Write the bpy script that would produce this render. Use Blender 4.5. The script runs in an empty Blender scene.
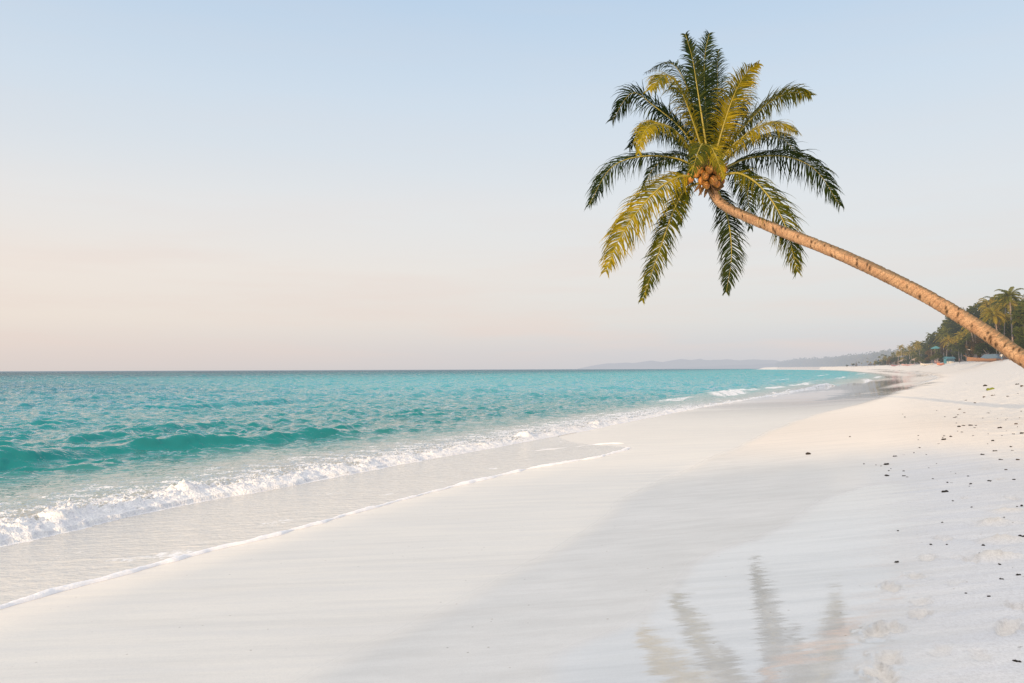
import bpy, math, random
import numpy as np
from mathutils import Vector, Matrix, Quaternion
rnd = random.Random(7)
nr = np.random.RandomState(11)
SC = bpy.context.scene
COL = SC.collection
R = math.radians

# ------------------------------------------------------------------ camera model
F = 1024*28/36; ZC = 2.2
PITCH = R(2.0); ROLL = R(0.21)
def ray(px, py):
    a = px-512; b = 341.5-py
    c, s = math.cos(ROLL), math.sin(ROLL)
    a2 = a*c+b*s; b2 = -a*s+b*c
    return (a2, F*math.cos(PITCH)-b2*math.sin(PITCH), F*math.sin(PITCH)+b2*math.cos(PITCH))
def pt(px, py, Y):
    d = ray(px, py); t = Y/d[1]
    return Vector((d[0]*t, Y, ZC+d[2]*t))

# ------------------------------------------------------------------ noise (numpy)
def _hash(i, j, k, seed):
    h = (i*374761393 + j*668265263 + k*2147483647 + seed*144665) & 0xffffffff
    h = ((h ^ (h >> 13))*1274126177) & 0xffffffff
    h = (h ^ (h >> 16)) & 0xffffffff
    return h
def noise(x, y, seed=0):
    x = np.asarray(x, float); y = np.asarray(y, float)
    xi = np.floor(x).astype(np.int64); yi = np.floor(y).astype(np.int64)
    xf = x-xi; yf = y-yi
    u = xf*xf*xf*(xf*(xf*6-15)+10); v = yf*yf*yf*(yf*(yf*6-15)+10)
    def g(ix, iy, fx, fy):
        a = _hash(ix, iy, 0, seed)*(2*math.pi/4294967296.0)
        return np.cos(a)*fx+np.sin(a)*fy
    n00 = g(xi, yi, xf, yf); n10 = g(xi+1, yi, xf-1, yf)
    n01 = g(xi, yi+1, xf, yf-1); n11 = g(xi+1, yi+1, xf-1, yf-1)
    return 1.5*((n00*(1-u)+n10*u)*(1-v)+(n01*(1-u)+n11*u)*v)
def fbm(x, y, seed=0, octv=4, gain=.5):
    s = 0; a = 1; f = 1
    for o in range(octv):
        s = s+a*noise(x*f+o*17.3, y*f-o*9.1, seed+o*31); a *= gain; f *= 2.03
    return s
def smooth(a, b, x):
    t = np.clip((x-a)/(b-a), 0, 1); return t*t*(3-2*t)
def curve(pts):
    """smooth (monotone cubic) interpolation through (t, value) pairs"""
    xs = np.array([p[0] for p in pts], float); ys = np.array([p[1] for p in pts], float)
    h = np.diff(xs); d = np.diff(ys)/h; m = np.zeros(len(xs)); m[0] = d[0]; m[-1] = d[-1]
    for i in range(1, len(xs)-1):
        m[i] = 0 if d[i-1]*d[i] <= 0 else 2*d[i-1]*d[i]/(d[i-1]+d[i])
    def f(t):
        t = np.clip(np.asarray(t, float), xs[0], xs[-1])
        i = np.clip(np.searchsorted(xs, t)-1, 0, len(xs)-2)
        s = (t-xs[i])/h[i]
        return (ys[i]*(2*s**3-3*s**2+1)+h[i]*m[i]*(s**3-2*s**2+s)+ys[i+1]*(-2*s**3+3*s**2)+h[i]*m[i+1]*(s**3-s**2))
    return f

# ------------------------------------------------------------------ the lie of the beach
# u runs inland from the camera, v runs along the shore; B bends the shore, prof is the beach profile
CU, SU = .92, .392
def uv(x, y): return CU*x-SU*y, SU*x+CU*y
def xy(u, v): return CU*u+SU*v, -SU*u+CU*v
B = curve([(-400,-100),(-100,-30),(-36,-9),(-12,0),(40,0),(70,3),(120,9),(200,16),(300,18),(500,14),(800,2),(1200,-48),(2000,-205),(3000,-205),(5000,0)])
prof = curve([(-400,-9),(-60,-2.2),(-25,-.75),(-10,-.045),(-7,.1),(-3,.25),(0,.5),(2,.70),(4,.87),(8,1.8),(12,3.3),(16,4.1),(20,4.4),(60,5),(400,9)])
def base_h(x, y):
    u, v = uv(x, y); return prof(u-B(v))
def at(px, py):
    """the point of the beach that the eye meets along a line of sight"""
    d = ray(px, py); t = .002
    while t < 2:
        if ZC+d[2]*t < float(base_h(d[0]*t, d[1]*t)): break
        t *= 1.003
    return Vector((d[0]*t, d[1]*t, float(base_h(d[0]*t, d[1]*t))))

u_front = curve([(-20,-10.2),(3,-9.9),(6.9,-10.0),(8.5,-10.24),(10.5,-10.28),(12.8,-9.95),(16.4,-9.82),(19.2,-9.4),(28.7,-8.6),(39.8,-7.8),(60,-6.3),(90,-4.3),(140,2),(200,8),(300,10),(500,6),(800,-6),(1200,-56)])
u_edge = curve([(-20,-6.6),(1,-7.0),(4.8,-6.98),(5.8,-6.97),(7,-6.94),(8.66,-6.72),(11.1,-6.65),(15.1,-6.25),(18,-5.45),(20,-5.28),(20.6,-5.75),(21.1,-6.7),(24,-8.6),(26,-9.4)])
u_L1 = curve([(-20,-3.3),(3.9,-3.2),(6.4,-3.0),(8.3,-2.95),(12.7,-3.16),(16.1,-2.8),(24,-2.3),(30.5,-1.7),(35,-.95),(40.4,.33),(46.5,1.35),(60,3.1),(88,6.4),(162,14.2),(236,18.2),(380,21),(600,17),(1200,-42)])
u_L2 = curve([(-20,-1.9),(4.3,-1.64),(4.9,-1.74),(5.8,-1.45),(7.5,-1.31),(9.1,-.76),(12.1,-.03),(12.9,1.03)])

# ------------------------------------------------------------------ mesh helpers
def mesh_np(name, V, Fq, attrs=None, smooth_=True):
    me = bpy.data.meshes.new(name)
    V = np.asarray(V, np.float32); Fq = np.asarray(Fq, np.int32)
    me.vertices.add(len(V)); me.vertices.foreach_set('co', V.ravel())
    n = Fq.shape[1]
    me.loops.add(Fq.size); me.loops.foreach_set('vertex_index', Fq.ravel())
    me.polygons.add(len(Fq)); me.polygons.foreach_set('loop_start', np.arange(0, Fq.size, n, dtype=np.int32))
    me.update(calc_edges=True)
    me.polygons.foreach_set('use_smooth', np.full(len(Fq), smooth_))
    for k, a in (attrs or {}).items():
        at_ = me.attributes.new(k, 'FLOAT', 'POINT'); at_.data.foreach_set('value', np.asarray(a, np.float32).ravel())
    return me
def grid_faces(nv, nu, keep=None):
    i = np.arange(nv*nu).reshape(nv, nu)
    q = np.stack([i[:-1,:-1], i[:-1,1:], i[1:,1:], i[1:,:-1]], -1).reshape(-1, 4)
    if keep is not None:
        k = keep.ravel(); q = q[k[q].any(1)]
    return q
def compact(V, Fq, attrs):
    used = np.zeros(len(V), bool); used[Fq.ravel()] = True
    idx = np.cumsum(used)-1
    return V[used], idx[Fq], {k: np.asarray(a).ravel()[used] for k, a in attrs.items()}
def link(name, me, mat=None, parent=None):
    o = bpy.data.objects.new(name, me); COL.objects.link(o)
    if mat:
        for m in (mat if isinstance(mat, (list, tuple)) else [mat]): me.materials.append(m)
    if parent: o.parent = parent
    return o
def tag(o, label=None, cat=None, group=None, kind=None):
    if label: o['label'] = label
    if cat: o['category'] = cat
    if group: o['group'] = group
    if kind: o['kind'] = kind
    return o
def empty(name, loc, rz=0, label=None, cat=None, group=None):
    o = bpy.data.objects.new(name, None); COL.objects.link(o); o.location = loc
    o.rotation_euler = (0, 0, rz); o.empty_display_size = .2
    return tag(o, label, cat, group)

class MB:
    """collects verts and faces of one mesh"""
    def __init__(s): s.v = []; s.f = []; s.m = []
    def add(s, vs, fs, mi=0):
        b = len(s.v); s.v += [tuple(x) for x in vs]; s.f += [tuple(b+i for i in f) for f in fs]; s.m += [mi]*len(fs)
    def box(s, c, d, rz=0, mi=0, taper=1):
        vs = []
        for z in (-.5, .5):
            k = taper if z > 0 else 1
            for x, y in ((-.5,-.5),(.5,-.5),(.5,.5),(-.5,.5)):
                X, Y = x*d[0]*k, y*d[1]*k
                vs.append((c[0]+X*math.cos(rz)-Y*math.sin(rz), c[1]+X*math.sin(rz)+Y*math.cos(rz), c[2]+z*d[2]))
        s.add(vs, [(3,2,1,0),(4,5,6,7),(0,1,5,4),(1,2,6,5),(2,3,7,6),(3,0,4,7)], mi)
    def tube(s, pts, rad, n=8, mi=0):
        pts = [Vector(p) for p in pts]; rows = []
        for i, p in enumerate(pts):
            t = (pts[min(i+1, len(pts)-1)]-pts[max(i-1, 0)]).normalized()
            a = t.cross(Vector((0.02,.03,1)));
            if a.length < .1: a = t.cross(Vector((1,0,0)))
            a.normalize(); b = t.cross(a)
            r = rad[i] if isinstance(rad, (list, tuple)) else rad
            rows.append([p+a*math.cos(2*math.pi*k/n)*r+b*math.sin(2*math.pi*k/n)*r for k in range(n)])
        vs = [x for r_ in rows for x in r_]; fs = []
        for i in range(len(pts)-1):
            for k in range(n): fs.append((i*n+k, i*n+(k+1) % n, (i+1)*n+(k+1) % n, (i+1)*n+k))
        fs.append(tuple(range(n))[::-1]); fs.append(tuple((len(pts)-1)*n+k for k in range(n)))
        s.add(vs, fs, mi)
    def mesh(s, name, sm=False):
        me = bpy.data.meshes.new(name); me.from_pydata(s.v, [], s.f); me.update()
        me.polygons.foreach_set('use_smooth', [sm]*len(s.f))
        if any(s.m): me.polygons.foreach_set('material_index', s.m)
        return me
    def build(s, name, mat, parent=None, sm=False): return link(name, s.mesh(name, sm), mat, parent)

# ------------------------------------------------------------------ material helpers
class NT:
    def __init__(s, nt): s.nt = nt; nt.nodes.clear()
    def n(s, t, **k):
        nd = s.nt.nodes.new(t)
        for a, b in k.items(): setattr(nd, a, b)
        return nd
    def l(s, a, b): s.nt.links.new(a, b)
    def put(s, sock, val):
        if isinstance(val, bpy.types.NodeSocket): s.l(val, sock)
        else: sock.default_value = val
    def math(s, op, a, b=0.0, c=None, clamp=False):
        nd = s.n('ShaderNodeMath', operation=op); nd.use_clamp = clamp
        s.put(nd.inputs[0], a); s.put(nd.inputs[1], b)
        if c is not None: s.put(nd.inputs[2], c)
        return nd.outputs[0]
    def mix(s, f, a, b):
        nd = s.n('ShaderNodeMix', data_type='RGBA'); s.put(nd.inputs[0], f)
        for q, val in ((6, a), (7, b)):
            s.put(nd.inputs[q], val if isinstance(val, bpy.types.NodeSocket) else (*val[:3], 1))
        return nd.outputs[2]
    def mapr(s, v, a, b, c=0., d=1., sm=False):
        nd = s.n('ShaderNodeMapRange'); nd.interpolation_type = 'SMOOTHSTEP' if sm else 'LINEAR'
        for i, x in enumerate((v, a, b, c, d)): s.put(nd.inputs[i], x)
        return nd.outputs[0]
    def noise(s, vec, scale, detail=3, rough=.5, scl=None):
        if scl is not None:
            mp = s.n('ShaderNodeMapping'); s.l(vec, mp.inputs[0]); mp.inputs['Scale'].default_value = scl; vec = mp.outputs[0]
        nd = s.n('ShaderNodeTexNoise'); s.l(vec, nd.inputs['Vector'])
        nd.inputs['Scale'].default_value = scale; nd.inputs['Detail'].default_value = detail; nd.inputs['Roughness'].default_value = rough
        return nd.outputs['Fac']
    def attr(s, name): return s.n('ShaderNodeAttribute', attribute_name=name).outputs['Fac']
    def pos(s): return s.n('ShaderNodeNewGeometry').outputs['Position']
    def bump(s, h, strength, dist, normal=None):
        nd = s.n('ShaderNodeBump'); s.put(nd.inputs['Strength'], strength); s.put(nd.inputs['Distance'], dist); s.l(h, nd.inputs['Height'])
        if normal: s.l(normal, nd.inputs['Normal'])
        return nd.outputs[0]
    def bsdf(s, **k):
        nd = s.n('ShaderNodeBsdfPrincipled')
        for a, b in k.items():
            a = a.replace('_', ' ')
            if isinstance(b, (tuple, list)) and len(b) == 3: b = (*b, 1)
            s.put(nd.inputs[a], b)
        return nd
    def out(s, sh):
        o = s.n('ShaderNodeOutputMaterial'); s.l(sh, o.inputs[0])
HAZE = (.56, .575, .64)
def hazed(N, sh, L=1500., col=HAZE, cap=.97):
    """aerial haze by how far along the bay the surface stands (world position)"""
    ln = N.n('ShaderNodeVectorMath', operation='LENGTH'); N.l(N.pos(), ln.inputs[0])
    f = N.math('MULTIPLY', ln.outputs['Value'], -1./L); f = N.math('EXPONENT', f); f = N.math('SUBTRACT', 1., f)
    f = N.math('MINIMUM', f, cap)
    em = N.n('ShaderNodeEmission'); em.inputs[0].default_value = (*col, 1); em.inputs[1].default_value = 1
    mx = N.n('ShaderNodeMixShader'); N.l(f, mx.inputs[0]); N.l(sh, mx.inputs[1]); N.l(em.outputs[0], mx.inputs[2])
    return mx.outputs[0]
def mat(name):
    m = bpy.data.materials.new(name); m.use_nodes = True
    return m, NT(m.node_tree)
def simple(name, c1, c2, scale=8., rough=.7, haze=True, bump=.0, coords='obj', spec=.3):
    m, N = mat(name)
    v = N.n('ShaderNodeTexCoord').outputs['Object']
    f = N.mapr(N.noise(v, scale, 4), .35, .65)
    b = N.bsdf(Base_Color=N.mix(f, c1, c2), Roughness=rough)
    b.inputs['Specular IOR Level'].default_value = spec
    if bump: N.l(N.bump(f, bump, .02), b.inputs['Normal'])
    N.out(hazed(N, b.outputs[0]) if haze else b.outputs[0])
    return m

# ------------------------------------------------------------------ light
SUN_EL = R(8.5); SUN_DIR = Vector((-.40*math.cos(SUN_EL), -.9165*math.cos(SUN_EL), math.sin(SUN_EL))).normalized()
ld = bpy.data.lights.new('sun', 'SUN'); ld.energy = 5; ld.angle = R(.6); ld.color = (1., .70, .38)
lo = bpy.data.objects.new('sun', ld); COL.objects.link(lo)
lo.rotation_euler = SUN_DIR.to_track_quat('Z', 'Y').to_euler(); lo.location = (-10, -30, 12)

w = bpy.data.worlds.new('World'); SC.world = w; w.use_nodes = True
N = NT(w.node_tree)
sky = N.n('ShaderNodeTexSky', sky_type='NISHITA'); sky.sun_disc = False; sky.sun_elevation = SUN_EL
sky.sun_rotation = math.atan2(SUN_DIR.x, SUN_DIR.y); sky.air_density = 1; sky.dust_density = 1.5; sky.ozone_density = 1
g = N.n('ShaderNodeTexCoord').outputs['Generated']
sep = N.n('ShaderNodeSeparateXYZ'); N.l(g, sep.inputs[0])
cr = N.n('ShaderNodeValToRGB'); N.l(N.mapr(sep.outputs[2], 0, 1), cr.inputs[0])
STOPS = [(0.0,(.69,.685,.705)),(.02,(.73,.715,.725)),(.06,(.83,.805,.775)),(.12,(.875,.85,.82)),(.20,(.84,.865,.885)),(.32,(.70,.81,.925)),(.45,(.53,.70,.90)),(.62,(.95,.97,1.02)),(1.0,(1.34,1.31,1.30))]
el = cr.color_ramp.elements
while len(el) < len(STOPS): el.new(.5)
for e, (p, c) in zip(el, STOPS): e.position = p; e.color = (*c, 1)
# peach towards the open sea on the left, cooler over the land on the right
lr = N.mapr(sep.outputs[0], -.62, .55)
low = N.mapr(sep.outputs[2], .02, .26, 1, .12)
tint = N.mix(lr, (1.165, 1.04, .955), (.92, .985, 1.05))
tint = N.mix(low, (1, 1, 1), tint)
mul = N.n('ShaderNodeMix', data_type='RGBA', blend_type='MULTIPLY'); mul.inputs[0].default_value = 1
N.l(cr.outputs[0], mul.inputs[6]); N.l(tint, mul.inputs[7])
cl = N.noise(g, 3.2, 6, .6, (1, 1, 9)); clf = N.math('MULTIPLY', N.mapr(cl, .44, .66, 0, .42), N.math('MULTIPLY', N.mapr(sep.outputs[2], .0, .03), N.mapr(sep.outputs[2], .05, .22, 1, .12)))
cm = N.mix(clf, mul.outputs[2], (.90, .74, .68))
# glow around the low sun, behind the camera
dt = N.n('ShaderNodeVectorMath', operation='DOT_PRODUCT'); N.l(g, dt.inputs[0]); dt.inputs[1].default_value = SUN_DIR
gl = N.math('POWER', N.math('MAXIMUM', dt.outputs['Value'], 0.), 3.)
glow = N.mix(gl, (0, 0, 0), (1.45, 1.22, .98))
addn = N.n('ShaderNodeMix', data_type='RGBA', blend_type='ADD'); addn.inputs[0].default_value = 1
N.l(cm, addn.inputs[6]); N.l(glow, addn.inputs[7])
bg1 = N.n('ShaderNodeBackground'); N.l(addn.outputs[2], bg1.inputs[0]); bg1.inputs[1].default_value = 1.0
bg2 = N.n('ShaderNodeBackground'); N.l(sky.outputs[0], bg2.inputs[0]); bg2.inputs[1].default_value = .06
ads = N.n('ShaderNodeMixShader'); ads.inputs[0].default_value = .12
N.l(bg1.outputs[0], ads.inputs[1]); N.l(bg2.outputs[0], ads.inputs[2])
wo = N.n('ShaderNodeOutputWorld'); N.l(ads.outputs[0], wo.inputs[0])

cam = bpy.data.cameras.new('camera'); co = bpy.data.objects.new('camera', cam); COL.objects.link(co)
cam.lens = 28; cam.sensor_width = 36; cam.clip_end = 60000; cam.clip_start = .05
co.matrix_world = Matrix.Translation((0, 0, ZC)) @ Matrix.Rotation(R(90)+PITCH, 4, 'X') @ Matrix.Rotation(-ROLL, 4, 'Z')
SC.camera = co
SC.view_settings.view_transform = 'Standard'; SC.view_settings.look = 'None'
SC.view_settings.exposure = 0; SC.view_settings.gamma = 1

# ------------------------------------------------------------------ sand
FOOT = [(891,590,.9),(877,635,1),(894,631,.8),(919,617,.8),(916,578,.7),(928,560,.7),(943,541,.8),(888,663,.9),(883,679,1),
        (1008,632,1.2),(1019,611,.8),(921,605,.7),(970,560,.6),(955,585,.4),(1012,500,.8),(1000,480,.8),(985,470,.7),(940,655,.5),(980,660,.5),(1015,455,.8),(965,500,.6)]
LUMP = [(995,524,1.3),(1002,541,1.0),(995,558,1.3),(1008,512,.7)]
FOOT_P = [(at(a, b), s) for a, b, s in FOOT]; LUMP_P = [(at(a, b), s) for a, b, s in LUMP]
def sand_height(X, Y):
    """height of the sand and its wetness and tint attributes"""
    u, v = uv(X, Y); b = B(v); uu = u-b
    z = prof(uu)
    near = 1-smooth(25, 90, np.hypot(X, Y))
    l1 = u_L1(v)+.12*noise(v*.5, u*.2, 5)+.05*noise(v*2.1, u, 6)
    dry = smooth(1.0, 4.2, uu+.8*noise(u*.35, v*.25, 8))
    z = z+near*(.010*noise(u*.5, v*.35, 3)+(.0004+.0021*dry)*noise(u*2.5, v*1.2, 4))
    # low step where the damp terrace meets the wash
    z = z+near*.018*smooth(-.10, .25, u-l1)
    # trodden dry sand
    tr_ = near*smooth(.5, 1.6, uu)*(1-.5*dry)
    z = z+tr_*(.0050*noise(X*2.2, Y*8., 32)+.0016*noise(X*6, Y*19., 33)+.006*np.clip(noise(X*3.1, Y*5, 34)-.35, 0, 1))
    r = np.hypot(X, Y)
    bl = np.clip(fbm(u*1.7, v*1.7, 21, 3)*1.0, -1, 1)
    z = z+dry*(1-smooth(40, 200, r))*(.030*bl+.018*np.abs(noise(u*4.3, v*4.3, 23))+.009*noise(u*9, v*9, 24))
    z = z+smooth(5, 12, uu)*smooth(30, 100, r)*(.15*fbm(u*.12, v*.05, 27, 3))
    # faint wash marks that lie across the slope
    z = z+near*(1-dry)*.0004*noise(u*1.2+v*.5, v*7-u*3, 30)
    m = (r < 30)
    xs, ys = X[m], Y[m]; dz = np.zeros_like(xs); dirt = np.zeros_like(xs)
    for i, (p, s) in enumerate(FOOT_P):
        a = .39+(.25 if i % 2 else -.2); ca, sa = math.cos(a), math.sin(a)
        dx, dy = xs-p.x, ys-p.y
        e = np.abs(dx)+np.abs(dy) < 1.2
        A = (dx[e]*ca-dy[e]*sa)/(.060*(.75+.3*s)); Bq = (dx[e]*sa+dy[e]*ca)/(.125*(.75+.3*s))
        wv = 1+.55*noise(A*1.3+i*7, Bq*1.3, 40)
        d = np.sqrt(A*A+Bq*Bq)/wv
        dz[e] += s*(-.030*(1-smooth(.75, 1.0, d))+.012*np.exp(-((d-1.18)/.20)**2)*(1+1.0*noise(A*3, Bq*3+i, 41)))
        dirt[e] = np.maximum(dirt[e], np.clip(s, 0, 1)*(1-smooth(.5, 1.5, d)))
    for i, (p, s) in enumerate(LUMP_P):
        dx, dy = xs-p.x, ys-p.y; e = np.abs(dx)+np.abs(dy) < 1.2
        d = np.sqrt((dx[e]/.17)**2+(dy[e]/.13)**2)/(1+.4*noise(dx[e]*8+i, dy[e]*8, 43))
        k = np.exp(-d*d*1.1)
        dz[e] += s*k*(.030+.020*noise(dx[e]*22, dy[e]*22, 44)+.014*noise(dx[e]*45, dy[e]*45, 46)) - s*.02*np.exp(-((d-1.4)/.4)**2)
        dirt[e] = np.maximum(dirt[e], k*1.6)
    z[m] += dz
    D = np.zeros_like(X); D[m] = dirt
    # wetness attributes, with painted sunlight and tree reflection among them
    wash = 1-smooth(-.30, .22, u-l1)                                   # still-wet foreshore
    l2 = u_L2(v)+.08*noise(v*1.3, u*.3, 9)+.03*noise(v*4, u, 10)
    streak = .8*fbm(X*.55, Y*6.0, 12, 3)
    ur = .06*v+streak*.4
    film = smooth(-.16, .12, u-l2)*(1-smooth(-.5, .3, u-ur))*(1-smooth(12.3, 12.9, v+.35*noise(u*1.5, v, 14)))
    shine = smooth(24, 60, v)*(1-smooth(-.6, .6, u-(u_L1(v)+1.2*noise(X*.03, Y*.35, 15)*smooth(30, 80, v)*np.minimum(r/60, 3))))
    sunlit_warm = smooth(15.5, 22, v+.6*(u-u_L1(v)))*(1-wash)  # peach of the sunlight beyond the shade edge, painted into the sand
    mirror_dark = smooth(27, 50, v)*(1-smooth(260, 420, v))*(1-smooth(-.5, .6, u-(u_L1(v)+1.6*noise(X*.03, Y*.35, 15)*smooth(30, 80, v)*np.minimum(r/60, 3))))*smooth(-12, -4, u-u_L1(v)+3.2*fbm(X*.05, Y*.4, 16, 3))  # far wet sand, darkened with a painted reflection of the trees
    return z, dict(side=smooth(-1.0, .6, u-ur), dark=np.clip(mirror_dark, 0, 1)*.9, sunlit_warm=sunlit_warm, wash=wash, film=film, dry=dry, shine=shine, loose=D)
def tgrid(a, b, step0, k, lim=1e9):
    o = [a]
    while o[-1] < b: o.append(o[-1]+min(max(step0, k*abs(o[-1])), lim))
    return np.array(o)
vs = np.concatenate([np.linspace(-60, -5, 40)[:-1], np.linspace(-5, 2.5, 60)[:-1], tgrid(2.5, 4500, .022, .0062)])
us = np.concatenate([-tgrid(11, 300, .5, .08)[::-1], np.arange(-10.9, -3.6, .06), np.arange(-3.55, 3.5, .024), np.arange(3.5, 12, .045), tgrid(12, 40, .15, .012), tgrid(40.5, 3000, 1.5, .06)])
UU, VV = np.meshgrid(us, vs)
X, Y = xy(UU+B(VV), VV)
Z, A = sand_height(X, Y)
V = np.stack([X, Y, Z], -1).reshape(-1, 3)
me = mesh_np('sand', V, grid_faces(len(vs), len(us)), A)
m, N = mat('coral_sand')
P = N.pos()
wash, film, dry, shine, loose = [N.attr(k) for k in ('wash', 'film', 'dry', 'shine', 'loose')]
big = N.noise(P, .35, 4, .55, (1, 1.6, 1)); mid = N.noise(P, 3., 5, .6, (.5, 1.6, 1)); gr = N.noise(P, 240., 2, .6); gr2 = N.noise(P, 60., 3, .6)
streaks = N.noise(P, 1.6, 5, .6, (.35, 3.2, 1))
c = N.mix(N.mapr(big, .35, .65), (.665, .655, .635), (.72, .705, .685))            # damp terrace
c = N.mix(N.math('MULTIPLY', N.mapr(mid, .4, .65), .4), c, (.55, .54, .52))
c = N.mix(N.math('MULTIPLY', wash, .9), c, N.mix(N.mapr(streaks, .35, .65), (.83, .77, .69), (.75, .705, .65)))
c = N.mix(N.math('MULTIPLY', N.attr('sunlit_warm'), .75), c, (.88, .775, .67))
c = N.mix(N.math('MULTIPLY', N.attr('side'), N.math('SUBTRACT', 1., N.attr('sunlit_warm'))), c, N.mix(N.mapr(streaks, .36, .64), (.76, .75, .75), (.66, .665, .69)))
c = N.mix(film, c, N.mix(N.mapr(streaks, .4, .62), (.70, .685, .67), (.60, .59, .58)))
c = N.mix(dry, c, N.mix(N.mapr(gr2, .3, .7), (.66, .63, .60), (.80, .755, .70)))
c = N.mix(N.mapr(loose, .15, 1.3, 0, .6), c, (.84, .76, .66))
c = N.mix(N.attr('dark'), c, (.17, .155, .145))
c = N.mix(N.mapr(gr, .60, .74, 0, .45), c, (.38, .34, .30))
gr3 = N.noise(P, 75., 4, .75, (1, .6, 1)); gr4 = N.noise(P, 22., 4, .7, (1, 1.4, 1)); gz = N.math('ADD', .10, N.math('MULTIPLY', N.attr('side'), .22))
c = N.mix(N.math('MULTIPLY', N.mapr(gr3, .46, .60), gz), c, (.44, .42, .41)); c = N.mix(N.math('MULTIPLY', N.mapr(gr4, .50, .66), gz), c, (.50, .49, .49))
ripc = N.noise(P, 1.1, 6, .62, (.45, 4.5, 1)); c = N.mix(N.math('MULTIPLY', N.mapr(ripc, .50, .66), .20), c, (.50, .475, .445))
vor = N.n('ShaderNodeTexVoronoi'); vor.inputs['Scale'].default_value = 7.; N.l(P, vor.inputs['Vector'])
vs_ = N.n('ShaderNodeSeparateColor'); N.l(vor.outputs['Color'], vs_.inputs[0])
spk = N.math('MULTIPLY', N.mapr(vor.outputs['Distance'], .035, .075, 1, 0), N.mapr(vs_.outputs[0], .55, .6))
c = N.mix(N.math('MULTIPLY', spk, .7), c, N.mix(vs_.outputs[1], (.30, .20, .13), (.16, .14, .12)))
hb = N.math('ADD', N.math('MULTIPLY', gr, .35), N.math('MULTIPLY', gr2, .65))
rgh = N.math('ADD', N.math('MULTIPLY', dry, .9), N.math('ADD', N.math('MULTIPLY', loose, .8), N.math('MULTIPLY', N.attr('side'), .45))); rgh = N.math('MINIMUM', N.math('ADD', rgh, .22), 1.)
nb = N.bump(hb, rgh, .006)
nb = N.bump(mid, N.math('MULTIPLY', dry, .6), .03, nb)
wet = N.math('MAXIMUM', N.math('MAXIMUM', N.math('MULTIPLY', wash, .75), film), shine)
wet = N.math('MAXIMUM', wet, N.math('MULTIPLY', N.mapr(N.math('ADD', dry, N.attr('side')), 0, 1, 1, 0), .22))
wet = N.math('MULTIPLY', wet, N.math('SUBTRACT', 1., N.mapr(loose, .1, .6), clamp=True))
cr_ = N.math('SUBTRACT', .34, N.math('ADD', N.math('MULTIPLY', film, .31), N.math('MULTIPLY', shine, .29)))
cr_ = N.math('SUBTRACT', cr_, N.math('MULTIPLY', wash, .10)); cr_ = N.math('MAXIMUM', cr_, .03)
rip = N.noise(P, 2.2, 4, .6, (.5, 6.5, 1)); cn = N.bump(rip, N.math('SUBTRACT', .5, N.math('MULTIPLY', shine, .42)), N.math('ADD', .0012, N.math('MULTIPLY', film, -.0004)))
# the water film on the firm sand is drawn out in thin ridges that break up what it mirrors
ra = N.noise(P, 2.0, 5, .65, (.9, 11., 1)); rb = N.noise(P, 2.6, 4, .6, (.6, 13., 1))
off_ = N.n('ShaderNodeCombineXYZ'); N.put(off_.inputs[0], N.math('MULTIPLY', N.math('SUBTRACT', ra, .5), N.math('MULTIPLY', film, .14))); N.put(off_.inputs[1], N.math('MULTIPLY', N.math('SUBTRACT', rb, .5), N.math('MULTIPLY', film, .016)))
va = N.n('ShaderNodeVectorMath', operation='ADD'); N.l(cn, va.inputs[0]); N.l(off_.outputs[0], va.inputs[1])
vn = N.n('ShaderNodeVectorMath', operation='NORMALIZE'); N.l(va.outputs[0], vn.inputs[0]); cn = vn.outputs[0]
b = N.bsdf(Base_Color=c, Roughness=.85, Normal=nb, Coat_Weight=wet, Coat_Roughness=cr_, Coat_IOR=N.math('ADD', 1.5, N.math('MULTIPLY', film, .6)), Coat_Normal=cn)
b.inputs['Specular IOR Level'].default_value = .2
N.out(hazed(N, b.outputs[0], 2600, (.85, .75, .69)))
tag(link('sand', me, m), 'pale coral sand beach sloping to the sea', 'sand', kind='structure')

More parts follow.
